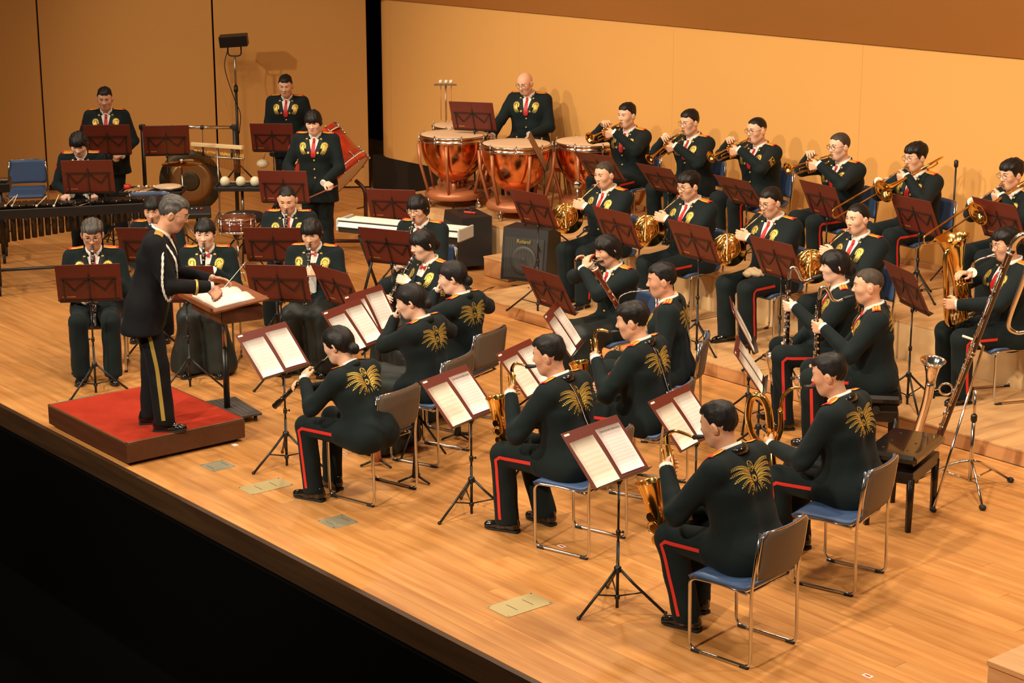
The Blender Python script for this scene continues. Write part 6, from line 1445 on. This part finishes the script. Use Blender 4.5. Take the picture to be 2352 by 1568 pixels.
for i in range(6):
    k = thing('drumstick', ('pale drumstick lying on the trap table beside the red shaker', 'second pale drumstick from the red shaker', 'third pale drumstick from the red shaker', 'reddish drumstick in the middle of the trap table', 'pale drumstick beside the reddish one', 'drumstick nearest to the hand drum')[i], 'drumstick', M=mat4(rotz(YAW+1.15), on(Mt, -.23+.042*i, -.02, .008)), group='sticks on the trap table')
    MB().tube([(-.13, 0, .010), (.13, 0, .018)], [.007, .006], 6).build('shaft', LIGHTWOOD if i != 3 else COPPERPAINT, k); MB().ball((.135, 0, .020), .012 if i % 2 else .018, 8).build('tip', DRUMHEAD if i % 2 == 0 else LIGHTWOOD, k)
Mt2 = trap_table(556, 428, .80, .55, .40, 'black trap table carrying round white maracas')
for i, (x, lb) in enumerate(((-.18, 'round white maraca at the left of the trap table'), (-.01, 'round white maraca in the middle of the trap table'), (.145, 'round white maraca at the right of the trap table'))):
    k = thing('maraca', lb, 'maraca', loc=on(Mt2, x, -.02, .0), yaw=95); MB().ball((0, 0, .058), (.054, .054, .056), 16).build('gourd', mat('maraca_white', (.74, .66, .47), .5), k); MB().rod((.04, 0, .05), (.20, 0, .022), .011).build('handle', LIGHTWOOD, k)
f = PEOPLE['P3']; M_ = f.HM['R'][0]; q = xf(M_, (.085, 0, -.033)); yv = M_[:3, 1]; k = thing('maraca', 'white maraca held down by the percussionist by the left wall', 'maraca', M=f.M); MB().tube([q-yv*.06, q+yv*.18], .011, 8).build('handle', LIGHTWOOD, k); MB().ball(q+yv*.23, (.075, .075, .055), 14).build('gourd', mat('maraca_white', (.74, .66, .47), .5), k)
# drums
def drum_on_stand(px, py, zt, R, H, shell, label, name, tilt=0):
    q = pix(px, py, zt); kit = drum_kit(R, H, shell); r = kit.spawn(name, label, 'drum', mat4(rotz(.3)@rotx(math.radians(tilt)), (q[0], q[1], zt-H))); return q
SNW = mat('snare_wood', (.14, .030, .014), .25, coat=.5)
q = drum_on_stand(544, 497, .74, .178, .15, SNW, 'dark red wooden snare drum with chrome lugs on its stand', 'snare_drum')
t = thing('snare_stand', 'chrome snare drum stand with three spread legs', 'stand', loc=(q[0], q[1], 0)); mb = MB()
MB().rod((0, 0, .10), (0, 0, .52), .012).build('column', CHROME, t)
for i in range(3): a = 2*math.pi*i/3+.3; MB().tube([(0, 0, .28), (.30*math.cos(a), .30*math.sin(a), .012)], .009, 6).build('leg', CHROME, t); MB().tube([(0, 0, .50), (.17*math.cos(a), .17*math.sin(a), .56), (.18*math.cos(a), .18*math.sin(a), .59)], .008, 6).build('cradle_arm', CHROME, t)
MB().tube(arc((0, 0, .20), .20, 0, 360, 20, (1, 0, 0), (0, 1, 0)), .006, 6, closed=True).build('ring_brace', CHROME, t)
q = pix(560, 490, .56); t = thing('drum_throne', 'round black drum throne behind the snare drum', 'stool', loc=(q[0], q[1], 0)); MB().lathe([(1e-4, .565), (.20, .56), (.235, .53), (.23, .49), (.18, .47)], 28).build('cushion', mat('throne_black', (.012, .009, .011), .5), t); mb = MB(); straight_stand(mb, .48, .018, .24, .26); mb.build('stand', BLACKM, t)
q = drum_on_stand(706, 458, .70, .15, .30, mat('maple_shell', (.55, .30, .11), .3, coat=.4), 'small natural wood tom drum beside the standing drummer', 'tom_drum'); t = thing('tom_stand', 'chrome stand under the natural wood tom drum', 'stand', loc=(q[0], q[1], 0)); mb = MB(); straight_stand(mb, .40, .012, .22, .22); mb.build('tripod', CHROME, t)
f = PEOPLE['P4']
for s in 'LR':
    M_ = f.HM[s][0]; yv = M_[:3, 1]*(-1 if s == 'L' else 1); q = xf(M_, (.085, 0, -.033)); k = thing('drumstick', 'wooden drumstick in the %s hand of the snare drummer' % ('left' if s == 'L' else 'right'), 'drumstick', M=f.M); MB().tube([q-yv*.09, q+yv*.26, q+yv*.285], [.0075, .006, .003], 6).build('shaft', COPPERPAINT, k); MB().ball(q+yv*.288, .006, 6).build('tip', LIGHTWOOD, k)
# concert bass drum tipped on its stand
cp, sp_ = math.cos(PITCH), math.sin(PITCH); UPV = np.array((-math.sin(YAW)*sp_, math.cos(YAW)*sp_, cp)); ax = unit(-.70*RT+.72*UPV); q = pix(744, 384, .93); H = .50; R_ = .43
BDW = mat('bass_drum_red', (.50, .040, .012), .35, var=((8, 3, 3), .9, (.33, .018, .006)), coat=.3); t = thing('bass_drum', 'large red wood-grained bass drum tipped up on its stand', 'drum', M=mat4(align(ax), q))
MB().lathe([(R_*.985, -H/2), (R_*.985, H/2)], 40).build('shell', BDW, t)
for s in (-1, 1):
    MB().lathe([(1e-4, s*(H/2+.004)), (R_*.97, s*(H/2+.004)), (R_*.985, s*H/2)], 40).build('head', DRUMHEAD, t)
    z0_, z1_ = sorted((s*(H/2-.055), s*(H/2+.008))); MB().lathe([(R_*.99, z0_), (R_*1.03, z0_), (R_*1.03, z1_), (R_*.99, z1_)], 40, closed=True).build('hoop', BDW, t); MB().lathe([(R_*1.0, s*(H/2-.060)-.006), (R_*1.034, s*(H/2-.060)-.006), (R_*1.034, s*(H/2-.060)+.006), (R_*1.0, s*(H/2-.060)+.006)], 40, closed=True).build('hoop_inlay', IVORY, t)
    for i in range(12): a = 2*math.pi*(i+.2)/12; u_ = np.array((math.cos(a), math.sin(a), 0)); c2 = MB(); c2.rod(u_*R_*1.05+(0, 0, s*(H/2+.01)), u_*R_*1.05+(0, 0, s*(H/2-.11)), .006, n=6); c2.ball(u_*R_*1.045+(0, 0, s*(H/2-.12)), (.014, .014, .020), 8); c2.ball(u_*R_*1.05+(0, 0, s*(H/2+.012)), (.018, .018, .012), 8); c2.build('claw_rod', CHROME, t)
t = thing('bass_drum_stand', 'dark red tubular stand on chrome casters cradling the bass drum', 'stand', loc=(q[0], q[1], 0), yaw=math.degrees(YAW)); BDS = mat('stand_maroon', (.045, .010, .008), .4)
for s in (-1, 1):
    MB().tube(fillet([(s*.47, -.20, .10), (s*.47, -.20, .72), (s*.36, -.12, .80)], .1, 6), .022, 8).build('upright', BDS, t); MB().tube([(s*.47, -.26, .10), (s*.47, .26, .10)], .022, 8).build('side_rail', BDS, t)
    for y in (-.24, .24): mb = MB(); mb.lathe([(.034, -.012), (.04, -.008), (.04, .008), (.034, .012)], 14, mat4(align((1, 0, 0)), (s*.47, y, .042))); mb.build('caster', CHROME, t)
MB().rod((-.47, .0, .10), (.47, .0, .10), .02).build('cross_rail', BDS, t)
q = pix(452, 484, .58); t = thing('sampler_unit', 'small black electronic percussion unit with knobs on a stand', 'sampler', loc=(q[0], q[1], 0), yaw=towards_camera(q)); MB().box((0, 0, .56), (.20, .30, .06), roty(.25), bev=.008).build('case', BLACKP, t)
for i in range(4): MB().lathe([(.012, 0), (.012, .02), (1e-4, .022)], 10, mat4(roty(.25), (.0, -.10+.05*i, .592))).build('knob', STEEL if i != 3 else RED, t)
mb = MB(); straight_stand(mb, .54, .012, .22); mb.build('stand', BLACKM, t)
# lamp on a tall stand by the side wall
q = pix(551, 446); zl = 1.0
for z_ in np.arange(1.2, 2.4, .01):
    pp = pix(538, 92, z_)
    if np.linalg.norm(pp[:2]-q[:2]) < .16: zl = z_; break
for z_ in np.arange(1.2, 2.4, .005):
    if np.linalg.norm(pix(538, 92, z_)[:2]-q[:2]) < np.linalg.norm(pix(538, 92, zl)[:2]-q[:2]): zl = z_
t = thing('stage_lamp', 'black box floodlight on a tall stand against the left wall', 'lamp', loc=(q[0], q[1], 0), yaw=math.degrees(YAW)-90)
MB().box((.03, 0, zl), (.14, .36, .145), roty(.18)@rotx(math.radians(4)), bev=.008).build('housing', BLACKM, t); MB().box((-.055, 0, zl), (.01, .30, .10), roty(.18), bev=.003).build('lens_grid', BLACKP, t)
MB().tube(fillet([(.0, -.085, zl-.05), (.0, -.085, zl-.20), (0, .085, zl-.20), (0, .085, zl-.05)], .05, 6), .009, 6).build('yoke', BLACKM, t)
MB().rod((0, 0, zl-.62), (0, 0, zl-.19), .014).build('upper_pole', STEEL, t); MB().rod((0, 0, .1), (0, 0, zl-.58), .018).build('lower_pole', BLACKM, t); MB().lathe([(.026, zl-.66), (.03, zl-.64), (.026, zl-.58)], 10).build('clamp_collar', BLACKM, t)
for i in range(3): a = 2*math.pi*i/3; MB().tube([(0, 0, .40), (.36*math.cos(a), .36*math.sin(a), .012)], .011, 6).build('leg', BLACKM, t)
MB().tube(spline([(0, -.08, zl-.10), (.02, -.13, zl-.35), (.02, -.02, zl-.75), (.02, .05, zl-.95), (.0, .02, zl-1.2)], 6), .006, 6).build('power_cable', BLACKP, t)
# ---------------------------------------------------------------- keyboard and amplifiers
q0, q1 = pix(776, 512, .76), pix(1056, 538, .76); cc = (q0+q1)/2; yw = math.degrees(math.atan2(*(q1-q0)[[1, 0]])); Lk = np.linalg.norm(q1-q0); SIL = mat('keyboard_silver', (.62, .62, .56), .35, .2)
t = thing('keyboard_synth', 'silver stage keyboard on a stand, its back panel towards the camera', 'keyboard', loc=(cc[0], cc[1], .74), yaw=yw)   # keys on +y, back on -y
MB().box((0, .14, -.02), (Lk, .30, .10), bev=.012).build('body', mat('keyboard_dark', (.02, .02, .018), .4), t); MB().box((0, .045, .045), (Lk, .125, .028), rotx(math.radians(-18)), bev=.006).build('back_panel', SIL, t); MB().box((0, -.016, .012), (Lk, .012, .055), rotx(math.radians(-30)), bev=.004).build('rear_slope', SIL, t)
for i in range(49): MB().box((-Lk*.47+Lk*.94*(i+.5)/49, .215, .038), (Lk*.94/49-.0015, .14, .018), bev=.002).build('white_key', SHIRT, t)
for s in (-1, 1): MB().box((s*Lk*.497, .13, .005), (.02, .32, .12), bev=.006).build('end_cheek', SIL, t)
link('name_lettering', text_mesh('Roland', .062, SHIRT, .001), t, mat4(rotx(math.radians(90-30)), (-.33, -.026, -.004)))
t = thing('keyboard_stand', 'black folding stand under the silver keyboard', 'stand', loc=(cc[0], cc[1], 0), yaw=yw)
for s in (-1, 1):
    MB().tube([(s*.38, -.06, .015), (s*.38, .32, .66)], .016, 6).build('cross_leg', BLACKM, t); MB().tube([(s*.41, .34, .015), (s*.41, -.04, .66)], .016, 6).build('cross_leg', BLACKM, t); MB().rod((s*.395, -.06, .667), (s*.395, .33, .667), .014, n=6).build('support_arm', BLACKM, t)
MB().rod((-.40, -.06, .02), (.40, -.06, .02), .014, n=6).build('floor_bar', BLACKM, t); MB().rod((-.42, .34, .02), (.42, .34, .02), .014, n=6).build('floor_bar', BLACKM, t)
q = pix(1095, 606); amp('black keyboard amplifier with papers and cables on top, left one', mat4(rotz(math.radians(-108)), (q[0]+.02, q[1]-.17, 0)), w=.56, d=.40, h=.52, name=False)
Ma = mat4(None, (q[0]+.02, q[1]-.17, .58)); tag(MB().box(on(Ma, .06, .02, .012), (.14, .045, .024), rotz(.4), bev=.008).build('red_case', mat('red_case', (.42, .03, .015), .35)), 'small red case lying on top of the left amplifier', 'case')
k = MB(); k.tube(spline([on(Ma, -.12, .10, .012), on(Ma, -.05, .16, .05), on(Ma, .03, .10, .02), on(Ma, -.02, .04, .04), on(Ma, -.12, .0, .012)], 6), .007, 6); tag(k.build('cable_coil', BLACKP), 'coil of black cable on top of the left amplifier', 'cable')
q = pix(1225, 640, L1); amp('black keyboard amplifier with speaker grille facing the camera, right one', mat4(rotz(math.radians(-66)), (q[0]-.02, q[1]-.02, L1)), w=.50, d=.36, h=.52, castor=False)
# wooden step beside the amplifiers, wooden platform corner at lower right
t = thing('step_box', 'small plain wooden step box between the two amplifiers', 'box', loc=(*(pix(1152, 640)[:2]+np.array((-.03, .10))), 0)); MB().box((0, 0, .10), (.40, .30, .19), bev=.003).build('body', RISERF, t); MB().box((0, 0, .20), (.41, .31, .018), bev=.003).build('lid', LIGHTWOOD, t)
q = pix(2258, 1512, .30); t = thing('wooden_platform', 'bare wooden platform box cut off by the lower right corner', 'platform', loc=(q[0]+.92, q[1]+.46, 0)); MB().box((0, 0, .135), (1.80, .88, .27)).build('frame', LIGHTWOOD, t)
for i in range(6): MB().box((-.9+.15+.30*i, 0, .285), (.298, .92, .03), bev=.003).build('board', LIGHTWOOD, t)
MB().box((-.905, -.30, .15), (.02, .06, .05), bev=.004).build('hand_hole', DARK, t)
# ---------------------------------------------------------------- benches, contrabass clarinet and small things
q = (pix(2110, 1232)[:2]+pix(2140, 1182)[:2])/2; bench('empty black leather piano bench beside the baritone saxophonist', mat4(rotz(math.radians(-160)), (q[0]-.21, q[1]+.0, 0)), .52)
Bp, Tp = np.array((-7.62, 10.10, .15)), np.array((-7.09, 10.13, 1.74)); dz = unit(Tp-Bp); Lc = np.linalg.norm(Tp-Bp); xx = unit(np.array((-.75, -.6, 0))-dz*np.dot((-.75, -.6, 0), dz)); t = thing('contrabass_clarinet', 'tall dark wood contrabass clarinet with silver keys leaning on its stand', 'clarinet', M=mat4(np.column_stack([xx, np.cross(dz, xx), dz]), Bp))
ROSE = mat('rosewood', (.040, .012, .008), .25, coat=.4)
bo = MB().lathe([(.024, .10), (.028, .105), (.028, .13), (.025, .14), (.025, .80), (.029, .805), (.029, .83), (.0245, .84), (.0235, Lc-.10), (.028, Lc-.09), (.028, Lc-.06)], 16).build('body', ROSE, t)
for z_ in (.80, .83, .115, Lc-.08): MB().lathe([(.0295, z_-.006), (.031, z_), (.0295, z_+.006)], 16).build('ring', SILVER, bo)
MB().tube(spline([(0, 0, .10), (0, 0, .03), (.05, .0, -.03), (.12, 0, .0), (.15, 0, .10), (.165, .0, .35), (.19, 0, .52)], 6), np.linspace(.025, .034, 37), 14).build('bow', SILVER, t)
MB().shell([(.034, 0), (.040, .06), (.055, .12), (.082, .158), (.090, .165)], 24, mat4(align((.22, 0, 1)), (.19, 0, .52))).build('bell', SILVER, t)
MB().tube(spline([(0, 0, Lc-.06), (0, 0, Lc+.0), (-.03, .0, Lc+.06), (-.09, 0, Lc+.06), (-.13, 0, Lc-.02), (-.145, 0, Lc-.25), (-.15, 0, Lc-.50), (-.17, 0, Lc-.60), (-.24, 0, Lc-.62), (-.31, 0, Lc-.58)], 6), np.linspace(.024, .012, 55), 12).build('neck', SILVER, t); MB().tube([(-.31, 0, Lc-.58), (-.36, 0, Lc-.55), (-.40, 0, Lc-.53)], [.016, .014, .006], 10).build('mouthpiece', BLACKP, t)
ky = MB()
for nrm_, sd_ in (((1, .2, 0), 3), ((.6, .8, 0), 5)): keys_along(ky, [(0, 0, .18), (0, 0, Lc-.14)], nrm_, 15, step=.030, pad=.011, seed=sd_, r=.0045)
ky.rod((.02, .032, .2), (.02, .032, Lc-.2), .004, n=6); ky.build('keywork', SILVER, bo)['kind'] = 'stuff'
MB().tube(arc((.075, 0, .50), .045, 0, 360, 16, (1, 0, 0), (0, 0, 1)), .008, 6, closed=True).build('brace_ring', SILVER, t)
q = pix(2226, 1128); t = thing('boom_stand', 'chrome tripod stand in front of the contrabass clarinet', 'stand', loc=(q[0], q[1], 0))
MB().rod((0, 0, .07), (0, 0, .52), .014, n=10).build('lower_tube', CHROME, t); MB().rod((0, 0, .50), (0, 0, .72), .010, n=10).build('upper_tube', CHROME, t); MB().lathe([(.018, .50), (.022, .51), (.022, .54), (.018, .55)], 12).build('wing_clamp', BLACKM, t)
for i in range(3):
    a = math.radians((-158, -40, 80)[i]); u_ = np.array((math.cos(a), math.sin(a), 0)); l = MB().tube([u_*.015+(0, 0, .22), u_*.10+(0, 0, .19), u_*.37+(0, 0, .025)], .010, 8).build('leg', CHROME, t); MB().ball(u_*.38+(0, 0, .020), (.028, .022, .020), 10).build('rubber_foot', RUBBER, l); MB().rod(u_*.01+(0, 0, .08), u_*.20+(0, 0, .125), .006, n=6).build('leg_strut', CHROME, t)
a_, b_ = Bp+dz*.88+np.array((.05, .03, 0)), pix(2143, 1172, .01); t = thing('support_rod', 'long chrome support rod propping the contrabass clarinet', 'stand', loc=(b_[0], b_[1], 0)); o_ = np.array((b_[0], b_[1], 0)); MB().tube([a_-o_, (0, 0, .012)], .010, 8).build('rod', CHROME, t); MB().tube([a_-o_+(0, 0, -.02), a_-o_+(-.04, -.02, .03), a_-o_+(-.14, -.05, .05)], .009, 6).build('cradle', IVORY, t); MB().ball((0, 0, .016), (.03, .02, .016), 8).build('rubber_foot', RUBBER, t)
# things on chairs and laps
def cloth_lump(name, label, c, r, m, seed=1, yaw=0.):
    def post(D, X, Y, Z): return D+.012*np.sin(40*X+seed)*np.sin(34*Y+2*seed)+.006*np.sin(90*X+60*Y)
    V, Fc = implicit([elli((0, 0, 0), r, .02), elli((r[0]*.4, r[1]*.5, -.005), (r[0]*.6, r[1]*.5, r[2]*1.2), .03)], .009, post); o = MB().add(V, Fc).build(name, m); o.matrix_world = Matrix(mat4(rotz(yaw), c).tolist()); return tag(o, label, 'cloth')
f = PEOPLE['H3']; cloth_lump('lap_cloth', 'crumpled beige cloth on the lap of a horn player', xf(f.M, (.26, .06, f.pel[2]+.115)), (.10, .075, .035), mat('beige_cloth', (.52, .38, .22), .9), 2, 1.)
f = PEOPLE['S1']; c0 = xf(f.M, (-.10, .17, .465)); t = thing('reed_case', 'black reed case with white cloth on the chair of the alto saxophonist', 'case', M=f.M@mat4(rotz(.2), (-.06, .17, .452))); MB().box((0, 0, .014), (.16, .08, .028), bev=.006).build('lid', BLACKP, t)
for x in (-.04, .04): MB().box((x, .041, .014), (.018, .004, .014)).build('latch', STEEL, t)
cloth_lump('white_cloth', 'small white cloth folded on the reed case', xf(f.M, (-.06, .17, .492)), (.05, .035, .014), mat('white_cloth', (.72, .62, .55), .9), 5)
f = PEOPLE['S2']; cloth_lump('dark_handkerchief', 'dark checked handkerchief on the chair seat beside an alto saxophonist', xf(f.M, (.10, .19, .47)), (.05, .04, .018), mat('navy_cloth', (.03, .03, .07), .9), 7)
f = PEOPLE['F1']; t = thing('flute_case', 'open dark case with a feather and teal cloth beside the front flutist', 'case', loc=(*pix(960, 892, .50)[:2], 0), yaw=20); mb = MB(); straight_stand(mb, .46, .010, .20); mb.build('stand', BLACKM, t); MB().box((0, 0, .475), (.36, .20, .035), bev=.006).build('tray', EBONY, t)
MB().tube([(.02, 0, .51), (.12, .04, .51)], [.018, .016], 10).build('teal_swab', mat('teal_cloth', (.02, .12, .12), .8), t); fe = MB()
for i in range(16): a = -.10+.013*i; fe.tube([(a, .03, .51), (a-.02, .03+.05*math.sin(i), .55+.01*(i % 3))], [.003, .0008], 4)
fe.build('feather', SHIRT, t)['kind'] = 'stuff'
# floor pegs for spare instruments
for px, py, lb, lv_ in ((868, 1068, 'black peg stand with two pegs behind the oboe chair', 0), (955, 1105, 'black tripod peg stand beside the oboe chair', 0), (1052, 1008, 'small folding peg stand under the front flutist', 0)):
    q = pix(px, py, lv_); t = thing('instrument_peg', lb, 'peg stand', loc=(q[0], q[1], lv_))
    for i in range(3): a = 2*math.pi*i/3+.2; MB().tube([(0, 0, .05), (.13*math.cos(a), .13*math.sin(a), .010)], .008, 6).build('leg', BLACKM, t)
    MB().tube([(0, 0, .03), (0, 0, .10), (0, 0, .24)], [.028, .022, .010], 10).build('peg', COPPERPAINT if px == 868 else BLACKP, t)
q = pix(1340, 738); t = thing('flute_on_peg', 'silver flute standing upright on a peg beside the bassoon', 'flute', loc=(q[0], q[1], 0)); MB().tube([(0, 0, .03), (0, 0, .62)], .0095, 10).build('tube', SILVER, t); MB().lathe([(.07, 0), (.06, .015), (.012, .03)], 16).build('peg_base', BLACKP, t); mb = MB(); keys_along(mb, [(0, 0, .08), (0, 0, .45)], (.6, -.7, 0), 10, step=.011, seed=3); mb.build('keywork', SILVER, kind if False else t)['kind'] = 'stuff'
# mutes on the riser near the trumpets
q = pix(1327, 412, L2+.45); t = thing('trumpet_mute', 'silver bubble mute on a holder beside the timpani', 'mute', loc=(q[0], q[1], L2)); MB().ball((0, 0, .40), (.062, .062, .055), 16).build('bubble', CHROME, t); MB().tube([(0, 0, .36), (0, 0, .24)], [.022, .014], 10).build('stem', STEEL, t); mb = MB(); straight_stand(mb, .30, .009, .18, .2); mb.build('stand', BLACKM, t)
q = pix(1285, 480, L2); t = thing('pocket_stool', 'low chrome stand with a red cup beside the middle timpani', 'stand', loc=(q[0], q[1], L2))
for i in range(3): a = 2*math.pi*i/3+.3; MB().tube([(.05*math.cos(a), .05*math.sin(a), .42), (.10*math.cos(a), .10*math.sin(a), .012)], .008, 6).build('leg', STEEL, t)
MB().lathe([(.03, .42), (.085, .47), (.088, .475), (.08, .472), (1e-4, .435)], 18).build('cup', mat('cup_red', (.45, .05, .04), .35), t)
q = pix(2180, 640, L2); t = thing('microphone_stand', 'black microphone stand behind the trombone chairs', 'stand', loc=(q[0], q[1], L2)); mb = MB(); straight_stand(mb, 1.05, .009, .24, .2); mb.build('tripod', BLACKM, t); MB().lathe([(.02, .62), (.03, .60), (.012, .72)], 10).build('clamp', BLACKM, t); MB().lathe([(.012, 1.04), (.02, 1.05), (.02, 1.10), (.008, 1.11)], 10).build('head', BLACKP, t)
cab = MB().tube(spline([pix(1105, 673, L1)+(0, 0, .005), pix(1130, 660, .005), pix(1180, 655, .005), pix(1215, 662, L1)+(0, 0, .006)], 8), .005, 5); tag(cab.build('floor_cable', BLACKP), 'thin black cable running along the floor to the right amplifier', 'cable')
cab = MB().tube(spline([pix(830, 408)+(0, 0, .006), pix(850, 424)+(0, 0, .006), pix(840, 470)+(0, 0, .006), pix(820, 480)+(0, 0, .006)], 8), .006, 5); tag(cab.build('floor_cable', BLACKP), 'black cable on the floor behind the bass drum', 'cable')
music_stand('the timpanist, second one', pix(1250, 383, L2+.80)[:2], L2, .80, 48, 62, lab='black music stand edge-on between two copper timpani and the trumpeters')
music_stand('the crew-cut percussionist, right one', pix(384, 355, 1.02)[:2], 0, 1.02, 150, 70, lab='black music stand right of the crew-cut percussionist, before the gong rack')
music_stand('the keyboard', pix(906, 503, .70)[:2], 0, .70, 130, 64, lab='black music stand behind the silver keyboard')
